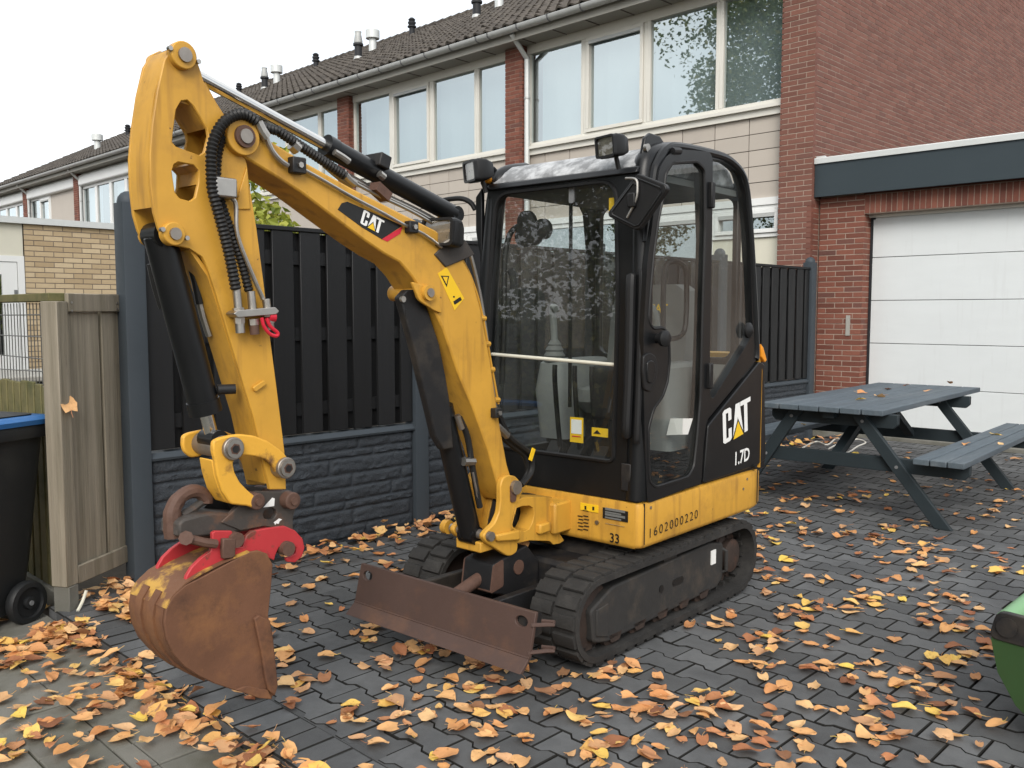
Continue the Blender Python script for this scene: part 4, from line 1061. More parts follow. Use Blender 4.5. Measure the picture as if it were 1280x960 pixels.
part(MB().lathe([(.03,0),(.03,.03)], (-.13,bkp[1].y,bkp[1].z), (-1,0,0), 16), 'pin_end', 'yellow', smooth=True)

# ---- boom
BX = .075
top_e = [(316,163),(332,172),(382,203),(442,236),(505,268),(545,288),(572,312),(590,345),(602,390),(613,450),(624,525),(634,580),(640,600),(648,615)]
bot_e = [(636,628),(622,606),(610,561),(591,509),(572,464),(554,411),(541,385),(528,366),(515,345),(500,328),(480,317),(455,300),(377,241),(352,225),(308,198),(294,189),(285,178),(287,164),(299,156)]
bp_ = SX_(top_e + bot_e, BX)
boom = part(MB().prism(bp_, 'x', -BX, BX), 'boom', 'yellow', bevel=.007, seg=2)
# side flange ribs on the near face
def rib(pts, x0, x1, name, m_='yellow', par=boom, r=.01): return part(MB().prism(rounded(SX_(pts, BX), r, 2), 'x', x0, x1), name, m_, par, bevel=.003)
rib([(512,352),(530,358),(545,372),(550,392),(540,388),(534,384),(522,376)], BX-.002, BX+.012, 'boss_plate')
a = XP(531,366,BX); part(MB().cyl((-BX-.03,a.y,a.z),(BX+.03,a.y,a.z),.030,n=20), 'cylinder_boss', 'yellow', boom, smooth=True)
part(MB().cyl((-BX-.033,a.y,a.z),(BX+.036,a.y,a.z),.017,n=16), 'cylinder_pin', 'pin', boom, smooth=True)
BC_TOP = a
TIP = XP(304,171,.09)
part(MB().cyl((-.094,TIP.y,TIP.z),(.094,TIP.y,TIP.z),.057,n=28), 'tip_boss', 'yellow', boom, smooth=True, bevel=.003)
part(MB().cyl((-.112,TIP.y,TIP.z),(.106,TIP.y,TIP.z),.034,n=24), 'tip_ring', 'rust_pin', boom, smooth=True)
part(MB().cyl((-.118,TIP.y,TIP.z),(.112,TIP.y,TIP.z),.022,n=20), 'tip_pin', 'pin', boom, smooth=True)
# decal with maker's letters
dc = SX_([(422,262),(432,252),(500,281),(478,303),(455,294)], BX)
dz_ = SX_([(500,281),(478,303),(483,300),(503,283)], BX)
def flat(pts_px, x, name, m_, par, t=.0012): return part(MB().prism(SX_(pts_px, x), 'x', x-.004, x+t), name, m_, par)
flat([(422,262),(427,254),(434,252),(503,282),(477,299),(452,284)], BX, 'decal', 'black_decal', boom, .0012)
flat([(503,283),(500,292),(484,302),(477,299)], BX, 'decal_stripe', 'red_decal', boom, .0016)
o_ = XP(450,279,BX+.0014); ua = XP(476,293,BX+.0014); va = XP(455,261,BX+.0014)
cat(boom, o_, (ua-o_), (va-o_), 1.0, .95, (1,0,0))
flat([(547,342),(558,334),(580,373),(568,388)], BX, 'warning_sticker', 'yellow_decal', boom, .0014)
flat([(550.5,344.5),(561,345),(558,359)], BX, 'warning_triangle', 'black_decal', boom, .002)
flat([(552.8,346),(559.3,346.2),(557.6,355)], BX, 'warning_face', 'yellow_decal', boom, .0026)
flat([(566,377),(575,371),(577,375),(568,381)], BX, 'warning_figure', 'black_decal', boom, .002)
flat([(566,370),(568,370),(568,372),(566,372)], BX, 'warning_figure', 'black_decal', boom, .002)
# pipes along the boom
def tp(pts, x, r, name, m_, par=boom, k=5, n=8, **kw): return part(MB().tube(sm([XP(px_, py_, x) for px_, py_ in pts], k), r, n, **kw), name, m_, par, smooth=True)
tp([(367,205),(400,223),(440,246),(480,267),(505,281),(530,293),(552,309)], BX+.014, .0065, 'hydraulic_pipe', 'zinc')
for d_ in (0, 6, 12):
    tp([(425+d_,219),(470+d_,243),(510+d_,262),(540+d_,279),(556+d_,292)], BX-.03-d_*.004, .0065, 'hydraulic_pipe', 'zinc')
for d_, x_ in ((0,.05),(5,.035),(10,.02)):
    tp([(560+d_,312),(578+d_,345),(592+d_,390),(603+d_,450),(613+d_,505)], x_, .0055, 'hydraulic_pipe', 'yellow')
tp([(588,318),(598,360),(605,400),(611,445),(618,500),(622,525)], .01, .009, 'hydraulic_hose', 'zinc')
for y_ in (398,430,462,500): tp([(598+(y_-398)*.17,y_),(606+(y_-398)*.17,y_)], .02, .012, 'hose_clip', 'yellow', k=1)
for px_, py_, s_ in ((514,284,.022),(371,207,.026),(620,516,.020)):
    a = XP(px_, py_, BX+.012); part(MB().bx(a.x-.016,a.x+.018,a.y-s_,a.y+s_,a.z-s_,a.z+s_), 'pipe_clamp', 'black_steel', boom, bevel=.004)
    part(MB().cyl((a.x+.018,a.y,a.z),(a.x+.026,a.y,a.z),.010,n=6), 'clamp_bolt', 'zinc', boom)
tp([(333,172),(340,188),(350,200),(360,207)], BX+.016, .0085, 'hose_fitting', 'zinc')
tp([(322,153),(327,163),(333,172)], BX+.016, .017, 'hose_ferrule', 'zinc', k=2, n=10)
tp([(345,162),(360,172),(390,192),(420,212),(432,220)], .05, .014, 'corrugated_hose', 'hose', rings=.012, amp=.004, n=10)
tp([(365,180),(372,187)], .05, .022, 'hose_sleeve', 'zinc', k=1)
tp([(428,214),(436,224),(444,230)], .05, .013, 'hose_coupling', 'zinc', k=2)
tp([(405,205),(425,222),(440,232)], .03, .012, 'hose_coupling', 'zinc', k=2)
a = XP(475,240,.045); part(MB().obx(a,(1,0,0),(0,1,-.6),(0,.6,1),.05,.06,.03), 'rubber_block', 'rust_pin', boom)
# bend guard and work lamp on the boom
part(MB().prism(SX_([(542,318),(556,334),(585,322),(592,318),(580,300),(565,296)], BX), 'x', -BX+.02, BX+.008), 'lamp_bracket', 'coupler', boom, bevel=.004)
# lower hoses to the machine
for k_, (dx_, x_) in enumerate(((0,.03),(8,-.02),(14,.0),(20,.05))):
    tp([(618+dx_*.3,520),(628+dx_*.4,545),(642+dx_*.5,558),(656+dx_*.4,570),(660+dx_*.2,590),(652,606)], x_, .014, 'hydraulic_hose', 'hose', exc)
tp([(622,533),(634,545)], .06, .016, 'hose_ferrule', 'zinc', exc, k=1)
a = XP(665,568,.07); part(MB().obx(a,(1,0,0),(0,.5,1),(0,-1,.5),.004,.05,.02), 'hose_tag', 'yellow_decal', exc)

# ---- boom cylinder with guard
def cylinder(p0, p1, rb, rr, split, name, ext=.0):
    """barrel from p0 up to split, rod from split to p1"""
    p0, p1 = Vector(p0), Vector(p1); s_ = p0.lerp(p1, split)
    cy = part(MB().cyl(p0, s_, rb, n=24), name, 'black_paint', smooth=True, bevel=.004)
    dr = (p1-p0).normalized()
    part(MB().cyl(s_ - dr*.03, s_ + dr*.012, rb*1.08, n=24), 'gland', 'black_paint', cy, smooth=True)
    part(MB().cyl(s_, p1, rr, n=18), 'rod', 'chrome', cy, smooth=True)
    for p in (p0, p1): part(MB().cyl(p - Vector((rb*.9,0,0)), p + Vector((rb*.9,0,0)), (rb*.85 if p is p0 else rr*1.5), n=20), 'rod_eye', 'black_paint', cy, smooth=True)
    return cy
p0 = XP(588,668,0.0); p1 = XP(517,360,0.0)
bc = cylinder(p0, p1, .046, .022, .53, 'boom_cylinder')
gp_ = SX_([(496,372),(505,362),(518,362),(530,385),(545,430),(553,470),(558,500),(563,560),(550,562),(540,545),(533,515),(512,430)], .03)
part(MB().prism(gp_, 'x', .012, .050), 'cylinder_guard', 'black_steel', bc, bevel=.006)
a = XP(503,374,.052); part(MB().cyl((.048,a.y,a.z),(.06,a.y,a.z),.012,n=8), 'guard_bolt', 'zinc', bc)
a = XP(509,390,.052); part(MB().prism(rrect(a.y-.008,a.y+.008,a.z-.02,a.z+.012,.006,3), 'x', .049,.0515), 'guard_slot', 'black_decal', bc)
tp([(574,522),(584,545),(590,580),(597,620),(600,634)], .05, .013, 'hydraulic_hose', 'hose', bc)
tp([(571,519),(577,536)], .055, .013, 'hose_coupling', 'zinc', bc, k=1)
tp([(579,577),(592,577)], .055, .018, 'hose_clip', 'zinc', bc, k=1)
tp([(591,590),(597,620),(600,634)], .055, .006, 'hydraulic_pipe', 'zinc', bc)

# ---- stick
Z1 = .25
def z1(pts): return [(a*Z1+140, b*Z1+30) for a, b in pts]
SXN = .068
front_e = z1([(345,93),(305,112),(262,180),(228,330),(203,500),(190,650),(194,800),(210,940)]) + [(198,285),(205,300),(214,306)]
rear_dn = [(238,311),(252,320),(261,338),(270,365),(317,520),(337,612)]
rear_up = [(358,612),(356,564),(347,491),(338,422),(329.5,350),(321,285),(312,230),(309,205),(305,193),(296,180),(284,152),(270,130),(255,102),(250,85),(243,68),(236,57)]
outl = front_e + rear_dn + rear_up
h1 = z1([(322,425),(345,385),(378,380),(402,402),(476,522),(482,560),(462,640),(440,657),(320,612),(302,590),(305,550)])
h2 = z1([(300,735),(310,702),(332,690),(410,705),(436,732),(432,800),(416,868),(390,886),(340,872),(316,842)])
mb = MB(); so_ = SX_(outl, SXN); hh1, hh2 = SX_(h1, SXN), SX_(h2, SXN)
stick = part(MB().prism(so_, 'x', SXN-.014, SXN, [hh1, hh2]), 'stick', 'yellow', bevel=.0025, seg=1)
part(MB().prism(so_, 'x', -SXN, -SXN+.014, [hh1, hh2]), 'side_plate', 'yellow', stick, bevel=.0025, seg=1)
def web(pts, t, name, m_='yellow', x=SXN, par=stick, x0=-SXN+.014, x1=SXN-.014):
    q = SX_(pts, x); out = []
    for i, p_ in enumerate(q):
        a_, b_ = Vector(q[max(i-1,0)]), Vector(q[min(i+1,len(q)-1)]); d_ = (b_-a_).normalized(); nn_ = Vector((-d_.y, d_.x)); out.append((p_[0]+nn_.x*t, p_[1]+nn_.y*t))
    return part(MB().prism(q + out[::-1], 'x', x0, x1), name, m_, par, smooth=True)
web(z1([(300,122),(264,185),(245,260),(224,345),(204,500),(191,650),(195,800),(208,915)]), .012, 'front_plate')
web([(344,491),(335,422),(327,350),(318,285),(309,230)], -.012, 'rear_plate')
web([(284,152),(270,130),(256,104)], -.012, 'rear_plate')
web([(240,313),(262,345),(272,375),(317,520),(335,605)], .012, 'lower_front_plate')
web(z1([(345,385),(402,402),(476,522)]), .012, 'inner_plate')
web(z1([(410,700),(440,735),(436,800)]), .010, 'inner_plate')
for px_, py_, r_ in ((232.5,68,.040),(220.5,292,.034)):
    a = XP(px_, py_, SXN+.03); bs = part(MB().cyl((SXN-.012,a.y,a.z),(SXN+.022,a.y,a.z), r_, n=24), 'pin_boss', 'yellow', stick, smooth=True, bevel=.003)
    part(MB().cyl((-SXN-.012,a.y,a.z),(-SXN+.012,a.y,a.z), r_*.8, n=24), 'pin_boss', 'yellow', stick, smooth=True)
    part(MB().cyl((-SXN-.028,a.y,a.z),(SXN+.030,a.y,a.z), r_*.52, n=18), 'pivot_pin', 'pin', bs, smooth=True)
    for s_ in (-1, 1): part(MB().cyl((SXN+.012,a.y+s_*r_*1.1,a.z-.01*s_),(SXN+.026,a.y+s_*r_*1.1,a.z-.01*s_),.007,n=8), 'grease_nipple', 'zinc', bs)
_q = XP(232.5,68,SXN+.03); SC_TOP = Vector((0, _q.y, _q.z))
rb_ = rounded(SX_([(302,240),(309,212),(311,225),(313,270),(306,262)], SXN), .008)
part(MB().prism(SX_([(292,262),(308,208),(312,262)], SXN), 'x', SXN-.001, SXN+.006), 'corner_gusset', 'yellow', stick, bevel=.003)
part(MB().prism(rounded(SX_([(314,484),(328,475),(331,480),(317,490)], SXN), .006), 'x', SXN, SXN+.012), 'pad', 'yellow', stick, bevel=.002)
# hoses and couplings on the stick
hx_ = SXN + .032
tp([(321,152),(310,144.5),(300,142.5),(287,147),(276.5,157),(268.5,172),(264.5,189),(264,206),(264.5,223),(266,240),(273,266),(286,316),(295,362)], hx_, .0140, 'corrugated_hose', 'hose', stick, rings=.0125, amp=.0045, n=12)
tp([(345,163),(325,158),(305,152),(290,155),(279,168),(272,190),(270,212),(271,236),(283,275),(300,323),(310.5,364)], hx_-.034, .0130, 'corrugated_hose', 'hose', stick, rings=.0125, amp=.0042, n=12)
tp([(281,242),(290,248),(295,258),(297,295),(317,347),(329,374)], SXN+.016, .007, 'hydraulic_pipe', 'zinc', stick)
a = XP(274,235,SXN+.015); part(MB().bx(a.x-.016,a.x+.03,a.y-.03,a.y+.045,a.z-.03,a.z+.03), 'hose_clamp', 'zinc', stick, bevel=.006)
fl = part(MB().prism(rounded(SX_([(288,392),(293,388),(340,384),(345,389),(341,393),(293,397)], SXN+.03), .004), 'x', SXN, SXN+.05), 'coupling_bracket', 'zinc', stick, bevel=.002)
for px_, y0_, y1_, tip in ((297,362,416,'zinc'),(315,364,418,'rust_pin'),(334,374,412,'pin')):
    a, b = XP(px_-1.5, y0_, SXN+.028), XP(px_+3.5, y1_, SXN+.028); d_ = (b-a)
    part(MB().cyl(a, a+d_*.42, .013, n=12), 'hose_ferrule', 'zinc', fl, smooth=True)
    part(MB().cyl(a+d_*.42, a+d_*.56, .018, n=6), 'hex_nut', 'zinc', fl)
    part(MB().cyl(a+d_*.64, a+d_*.78, .017, n=6), 'hex_nut', 'zinc', fl)
    part(MB().cyl(a+d_*.78, a+d_, .015, n=12), 'coupling_end', tip, fl, smooth=True)
tp([(327,397),(330,408),(337,417),(345,420),(347,416),(338,408),(333,398)], SXN+.045, .006, 'dust_cap_strap', 'red_decal', fl)
tp([(334,396),(342,396)], SXN+.03, .019, 'dust_cap', 'red_decal', fl, k=1, n=12)

# ---- stick cylinder on top of the boom
p0 = XP(566,268,0.0)
sc_ = cylinder(p0, SC_TOP, .037, .0195, .515, 'stick_cylinder')
a, b = XP(478,214,.03), XP(462,205,.03)
part(MB().obx((XP(470,210,.0)+Vector((0,0,.02))),(1,0,0),(p0-SC_TOP).normalized(),Vector((1,0,0)).cross((p0-SC_TOP).normalized()),.11,.05,.05), 'cylinder_port', 'black_steel', sc_, bevel=.004)
tp([(418,190),(428,196),(436,202)], .045, .012, 'port_fitting', 'zinc', sc_, k=2)
tp([(474,217),(480,222)], .05, .014, 'port_fitting', 'zinc', sc_, k=1)
part(MB().prism([(p0.y-.05,p0.z-.09),(p0.y+.05,p0.z-.09),(p0.y+.02,p0.z+.01),(p0.y-.02,p0.z+.01)], 'x', -.065, -.042), 'cylinder_lug', 'yellow', boom, bevel=.006)

# ---- bucket cylinder
LX = .085
K1, K2 = XP(287,560,LX), XP(353,584,LX)
kb = XP(266,549,0.0); _q = XP(220.5,292,SXN+.03); kt = Vector((0, _q.y, _q.z))
bk = cylinder(kt, kb, .047, .021, .845, 'bucket_cylinder')
tp([(188,330),(195,360),(203,385)], -.06, .012, 'hydraulic_pipe', 'hose', bk)
a = XP(272,487,.03); part(MB().cyl(a, a+Vector((.02,.05,0)), .016, n=12), 'port_fitting', 'black_steel', bk, smooth=True)
tp([(232,315),(243,345),(250,380)], -.03, .014, 'hydraulic_hose', 'hose', bk)
tp([(249,372),(254,395),(262,420)], -.035, .012, 'hose_coupling', 'zinc', bk, k=2)

# ---- bucket link
Z8 = .1459
def z8(pts): return [(a*Z8+230, b*Z8+520) for a, b in pts]
link_o = z8([(245,300),(250,215),(300,188),(400,165),(480,155),(600,168),(720,215),(820,285),(880,345),(903,410),(890,470),(840,510),(790,490),(762,430),(700,372),(600,345),(500,335),(445,350),(418,400),(432,480),(480,570),(548,640),(610,690),(640,740),(600,790),(540,770),(470,765),(400,755),(330,650),(285,510),(265,370)])
lo_ = SX_(link_o, LX+.012)
lk = part(MB().prism(rounded(lo_, .008, 2), 'x', LX-.006, LX+.014), 'bucket_link', 'yellow_worn', bevel=.005)
lf_ = SX_(z8([(245,300),(250,215),(300,188),(400,165),(480,155),(600,168),(720,215),(820,285),(880,345),(903,410),(890,470),(840,510),(790,490),(762,430),(700,372),(600,345),(500,335),(445,350),(400,400),(320,410),(262,360)]), LX+.012)
part(MB().prism(rounded(lf_, .008, 2), 'x', -LX-.014, -LX+.006), 'bucket_link', 'yellow_worn', bevel=.005)
part(MB().prism(SX_(z8([(263,380),(284,508),(328,648),(398,752),(470,764),(540,768),(520,700),(430,690),(370,600),(320,490),(300,385)]), LX+.012), 'x', .005, LX-.005), 'link_web', 'yellow_worn', lk, bevel=.004)
for p_, r_ in ((K1,.036),(K2,.035)):
    part(MB().cyl((-.118,p_.y,p_.z),(.112,p_.y,p_.z), r_, n=24), 'pin_washer', 'pin', lk, smooth=True, bevel=.003)
    part(MB().cyl((-.122,p_.y,p_.z),(.120,p_.y,p_.z), r_*.5, n=6), 'pin_bolt', 'rust_pin', lk)
    part(MB().cyl((.112,p_.y,p_.z),(.119,p_.y,p_.z), r_*.78, n=18), 'pin_head', 'zinc', lk, smooth=True)
    part(MB().cyl((.118,p_.y,p_.z),(.1215,p_.y,p_.z), r_*.36, n=6), 'pin_socket', 'black_steel', lk)

# ---- quick coupler
Z2 = .1875
def z2(pts): return [(a*Z2+150, b*Z2+590) for a, b in pts]
CX_ = .062
cpl = SX_(z2([(670,335),(740,270),(830,180),(870,140),(920,128),(1080,130),(1130,120),(1170,160),(1175,220),(1150,300),(1150,390),(1050,380),(960,360),(800,390)]), CX_)
chole = SX_(z2([(950,280),(965,250),(1000,235),(1035,250),(1040,280),(1020,310),(985,318),(955,305)]), CX_)
cp1 = part(MB().prism(cpl, 'x', CX_-.016, CX_+.004, [chole]), 'coupler', 'coupler', bevel=.003)
part(MB().prism(cpl, 'x', -CX_-.004, -CX_+.016, [chole]), 'coupler_plate', 'coupler', cp1, bevel=.003)
part(MB().prism(SX_(z2([(395,425),(395,345),(430,315),(540,285),(620,272),(760,278),(930,290),(985,350),(850,395),(740,410),(600,430),(470,440),(400,440)]), CX_), 'x', -CX_+.010, CX_-.002), 'coupler_body', 'coupler', cp1, bevel=.012)
part(MB().prism(SX_(z2([(520,270),(650,140),(700,190),(740,270),(600,280)]), -.05), 'x', -.062, -.045), 'coupler_cheek', 'black_steel', cp1)
hk = [(360,430),(350,340),(352,250),(400,170),(470,130),(530,135),(570,175),(572,205)]
part(MB().tube(sm([XP(a*Z2+150, b*Z2+590, 0.0) for a, b in hk], 4), [.030]*4+[.028]*4+[.025]*4+[.022]*30, 10), 'coupler_hook', 'rust_pin', cp1, smooth=True)
part(MB().tube(sm([XP(a*Z2+150, b*Z2+590, 0.0) for a, b in ((410,290),(480,250),(540,205),(575,190))], 3), .014, 8), 'hook_brace', 'coupler', cp1, smooth=True)
for px_, py_, r_, x1_, m_ in ((910,195,.027,.100,'rust_pin'),(1140,190,.029,.105,'rust_pin')):
    a = XP(px_*Z2+150, py_*Z2+590, .09)
    part(MB().cyl((-x1_,a.y,a.z),(x1_,a.y,a.z), r_, n=22), 'coupler_pin', m_, cp1, smooth=True, bevel=.004)
    part(MB().cyl((x1_-.02,a.y,a.z),(x1_+.008,a.y,a.z), r_*.45, n=12), 'pin_centre', 'rust_pin', cp1, smooth=True)
part(MB().prism(SX_(z2([(950,235),(1010,170),(1025,175),(1022,225)]), CX_), 'x', CX_+.003, CX_+.0055), 'paint_mark', 'white_decal', cp1)
part(MB().prism(SX_(z2([(1020,335),(1055,308),(1075,315),(1060,325),(1050,345),(1035,340),(1030,352)]), CX_), 'x', CX_+.003, CX_+.0055), 'paint_mark', 'white_decal', cp1)

# ---- bucket
BW = .112
Z3 = .3857
def z3(pts): return [(a*Z3+140, b*Z3+520) for a, b in pts]
sidep = [(446,441),(475,436),(503,446),(522,482),(516,560),(507,645),(517,720),(525,800),(532,870),(528,900),(515,916),(470,908),(400,890),(335,868),(280,842),(235,812),(200,772),(178,722),(170,670),(176,625),(198,585),(238,549),(290,524),(360,486)]
sb_ = SX_(z3(sidep), BW)
bucket = part(MB().prism(sb_, 'x', BW-.012, BW), 'bucket', 'rust', bevel=.003)
part(MB().prism(sb_, 'x', -BW, -BW+.012), 'side_plate', 'rust', bucket, bevel=.003)
shp = SX_(z3([(515,916),(470,908),(400,890),(335,868),(280,842),(235,812),(200,772),(178,722),(170,670),(176,625),(198,585),(238,545),(290,512),(360,477),(446,441)]), BW)
inn_ = []
for i, p_ in enumerate(shp):
    a_, b_ = Vector(shp[max(i-1,0)]), Vector(shp[min(i+1,len(shp)-1)]); d_ = (b_-a_).normalized(); inn_.append((p_[0]+d_.y*.012, p_[1]-d_.x*.012))
def inset(k): 
    out = []
    for i, p_ in enumerate(shp):
        a_, b_ = Vector(shp[max(i-1,0)]), Vector(shp[min(i+1,len(shp)-1)]); d_ = (b_-a_).normalized(); out.append((p_[0]+d_.y*k, p_[1]-d_.x*k))
    return out
part(MB().prism(inset(-.001) + inset(.011)[::-1], 'x', -BW+.0125, BW-.0125), 'shell', 'rust', bucket, smooth=True)
# wear strips round the back of the shell
ws = inset(-.008)[3:11]; wi = inset(-.001)[3:11]
for x0, x1 in ((.02,.055),(-.055,-.02)):
    part(MB().prism(ws + wi[::-1], 'x', x0, x1), 'wear_strip', 'rust', bucket, smooth=True)
# side cutter on the near side and cutting edge
part(MB().prism(SX_(z3([(455,655),(470,643),(507,660),(517,720),(525,800),(532,870),(522,905),(500,885),(492,850),(478,760)]), BW), 'x', BW-.001, BW+.012), 'side_cutter', 'rust', bucket, bevel=.004)
part(MB().prism(SX_(z3([(395,885),(430,872),(500,885),(515,916),(470,912)]), BW), 'x', -BW-.006, BW+.010), 'cutting_edge', 'rust', bucket, bevel=.003)
tpl = inset(-.003)[9:15]; tpi = inset(.002)[9:15]
part(MB().prism(tpl + tpi[::-1], 'x', -BW+.002, BW-.001), 'paint_remnant', 'rust_yellow', bucket, smooth=True)
# red ears
EXR = .078
ear = SX_(z2([(415,745),(425,690),(460,630),(520,570),(590,520),(600,470),(598,400),(620,388),(730,388),(745,440),(765,495),(800,495),(825,420),(860,390),(950,372),(1080,355),(1150,385),(1200,440),(1213,500),(1195,560),(1150,598),(1100,595),(1090,570),(1115,560),(1150,540),(1160,500),(1130,475),(1080,475),(1040,500),(1018,550),(1010,585),(920,545),(760,610),(600,680),(440,755)]), EXR)
for x0, x1 in ((EXR,EXR+.016),(-EXR-.016,-EXR)):
    part(MB().prism(ear, 'x', x0, x1), 'bucket_ear', 'red', bucket, bevel=.003)
part(MB().prism(SX_(z2([(440,745),(600,670),(760,598),(920,532),(930,540),(770,615),(450,762)]), BW-.02), 'x', -BW+.02, BW-.014), 'worn_top_edge', 'yellow_worn', bucket)
a = XP(1122*Z2+150, 512*Z2+590, .11); part(MB().cyl((-.115,a.y,a.z),(.115,a.y,a.z),.024,n=18), 'bucket_pin', 'rust_pin', bucket, smooth=True)
a = XP(785*Z2+150, 455*Z2+590, .11); part(MB().cyl((-.11,a.y,a.z),(.11,a.y,a.z),.024,n=18), 'bucket_pin', 'rust_pin', bucket, smooth=True)
part(MB().prism(SX_(z2([(640,430),(725,430),(722,545),(700,560),(640,565),(635,500)]), .07), 'x', .094, .112), 'lock_plate', 'rust_pin', bucket, bevel=.004)
part(MB().tube([XP(440*Z2+150,440*Z2+590,.085), XP(560*Z2+150,470*Z2+590,.10), XP(640*Z2+150,480*Z2+590,.10)], .014, 8), 'lock_bar', 'rust_pin', bucket, smooth=True)
part(MB().cyl(XP(440*Z2+150,440*Z2+590,.07), XP(440*Z2+150,440*Z2+590,.10), .022, n=8), 'lock_nut', 'rust_pin', bucket)
# ---- engine cover, counterweight
pan = SX_([(878,604),(884,531.7),(948,452),(954,455),(956,574),(944,582)], .49)
part(MB().prism([(p[0], p[1]) for p in SX_([(876,606),(882,531.7),(949,452),(955,455),(957,584),(946,590)], .48)], 'x', -.46, .478), 'engine_cover', 'black_paint', bevel=.006)
ep = part(MB().prism(rounded(pan, .012, 3), 'x', .474, .497), 'side_cover', 'black_paint', bevel=.005)
cw = [p for p in plan if p[1] > .70]
cwi = [(-.44,.79),(.44,.79)]
cwp = sorted([p for p in plan if p[1] >= .77], key=lambda p: math.atan2(p[1]-.5, p[0]))
rr_ = lambda z, k: [(x*k, .77 + (y-.77)*k, z) for x, y in [(.4995,.772)] + cwp + [(-.4995,.772)]]
mb = MB(); loft(mb, [rr_(.640,1.0), rr_(1.15,1.0), rr_(1.215,.97), rr_(1.235,.90)])
part(mb, 'counterweight', 'yellow', smooth=True)
a, b = XP(951,428,.47), XP(959,452,.47)
part(MB().prism(SX_([(951,430),(954,434),(958.5,450),(956,453),(952,446)], .49), 'x', .462, .492), 'rear_reflector', 'amber', bevel=.004)
o_ = XP(904,556,.4985); ua = XP(938,536,.4985); va = XP(903,514,.4985)
cat(ep, o_, ua-o_, va-o_, 1.02, 1.0, (1,0,0), 'black_decal')
a = XP(917,582,.4985); b = XP(936,574.5,.4985); c = XP(917,562,.4985)
text('1.7D', 'model_number', 'white_decal', ep, (.4988,a.y,a.z), b-a, (0,0,1), .093, .022, (b-a).length/.093/1.88)
part(MB().cyl((.49,.70,.655),(.51,.70,.655),.012,n=10), 'cover_latch', 'black_plastic', ep, smooth=True)

# ---- cab
def lean(mb, k=.045): mb.v = [(x, y + (z-.635)*k, z) for x, y, z in mb.v]; return mb
mb = MB(); mb.prism(rounded([(-.485,.635),(.478,.635),(.462,1.6),(.425,2.075),(-.44,2.075),(-.475,1.6)], [0,0,0,.05,.05,0], 4), 'y', -.378, -.335,
    [rounded([(-.425,.80),(.352,.80),(.345,1.5),(.315,2.025),(-.385,2.025),(-.415,1.5)], [.03,.03,.0,.09,.09,.0], 5)])
cab = part(lean(mb), 'cab', 'black_paint', bevel=.010)
mb = MB(); gq = [(-.43,.795),(.357,.795),(.35,1.5),(.32,2.03),(-.39,2.03),(-.42,1.5)]
mb.v = [(x, -.352, z) for x, z in gq]; mb.f = [tuple(range(6))]; part(lean(mb), 'windscreen', 'cab_glass', cab, recalc=False)
for nm, pts, r in (('windscreen_seal', [(-.425,.80),(.352,.80),(.345,1.5),(.315,2.025),(-.385,2.025),(-.415,1.5),(-.425,.80)], .010),):
    part(lean(MB().tube([(x, -.380, z) for x, z in rounded(pts[:-1], [.03,.03,0,.09,.09,0], 5)] + [(-.395,-.380,.80)], r, 6)), nm, 'black_plastic', cab, smooth=True)
# left side wall of the cab
side_o = [(-.372,.635),(-.352,1.2),(-.315,1.75),(-.272,2.02),(-.235,2.11),(-.17,2.17),(-.06,2.197),(.29,2.207),(.44,2.19),(.55,2.14),(.615,2.03),(.655,1.86),(.70,1.62),(.752,1.27),(.745,1.21),(.235,.945),(.215,.90),(.185,.635)]
dhole = SX_([(808,620),(804,540),(803,420),(810,320),(824,215),(838,196),(880,197),(883,300),(880,420),(876,520),(869,595)], .49)
qglass = SX_([(889.5,198),(912,202),(926,213),(934,240),(939,300),(942,380),(943,415),(937,428),(893,499),(889.5,494)], .49)
part(MB().prism(side_o, 'x', .435, .482, [dhole, rounded(qglass, .03, 4)]), 'side_frame', 'black_paint', cab, bevel=.008)
part(MB().tube(sm([(.474, y-.012*(y>.6), z-.014*(z>2.1)) for y, z in side_o[2:15]], 4), .021, 10), 'frame_tube', 'black_paint', cab, smooth=True)
rh = [(-.30,.75),(-.22,1.98),(-.10,2.10),(.44,2.10),(.52,2.0),(.62,1.35),(.62,1.0),(.2,.75)]
part(MB().prism(side_o, 'x', -.482, -.44, [rh]), 'side_frame', 'black_paint', cab, bevel=.008)
mb = MB(); mb.v = [(-.46, y, z) for y, z in rh]; mb.f = [tuple(range(len(rh)))]; part(mb, 'side_window', 'cab_glass', cab, recalc=False)
mb = MB(); mb.v = [(.462, y, z) for y, z in qglass]; mb.f = [tuple(range(len(qglass)))]; part(mb, 'quarter_window', 'cab_glass', cab, recalc=False)
# corner pillars
for s, x0, x1 in ((1,.452,.418),(-1,-.46,-.425)):
    part(MB().tube(sm([(x0,-.342,.64),(x0,-.318,1.2),((x0+x1)/2,-.288,1.75),(x1,-.262,2.05),(x1,-.20,2.13),(x1,-.05,2.165)], 4), .048, 12), 'corner_pillar', 'black_paint', cab, smooth=True)
part(MB().tube(sm([(.436,-.395,.93),(.440,-.405,.96),(.440,-.39,1.2),(.432,-.37,1.56),(.430,-.36,1.60)], 4), .022, 10), 'pillar_guard', 'black_plastic', cab, smooth=True)
part(MB().tube(sm([(.475,-.382,.90),(.480,-.385,.94),(.478,-.37,1.2),(.470,-.345,1.58),(.462,-.34,1.62)], 4), .016, 10), 'pillar_guard', 'black_plastic', cab, smooth=True)
part(MB().bx(.40,.45,-.385,-.376,.68,.80), 'latch_plate', 'black_steel', cab, bevel=.004)
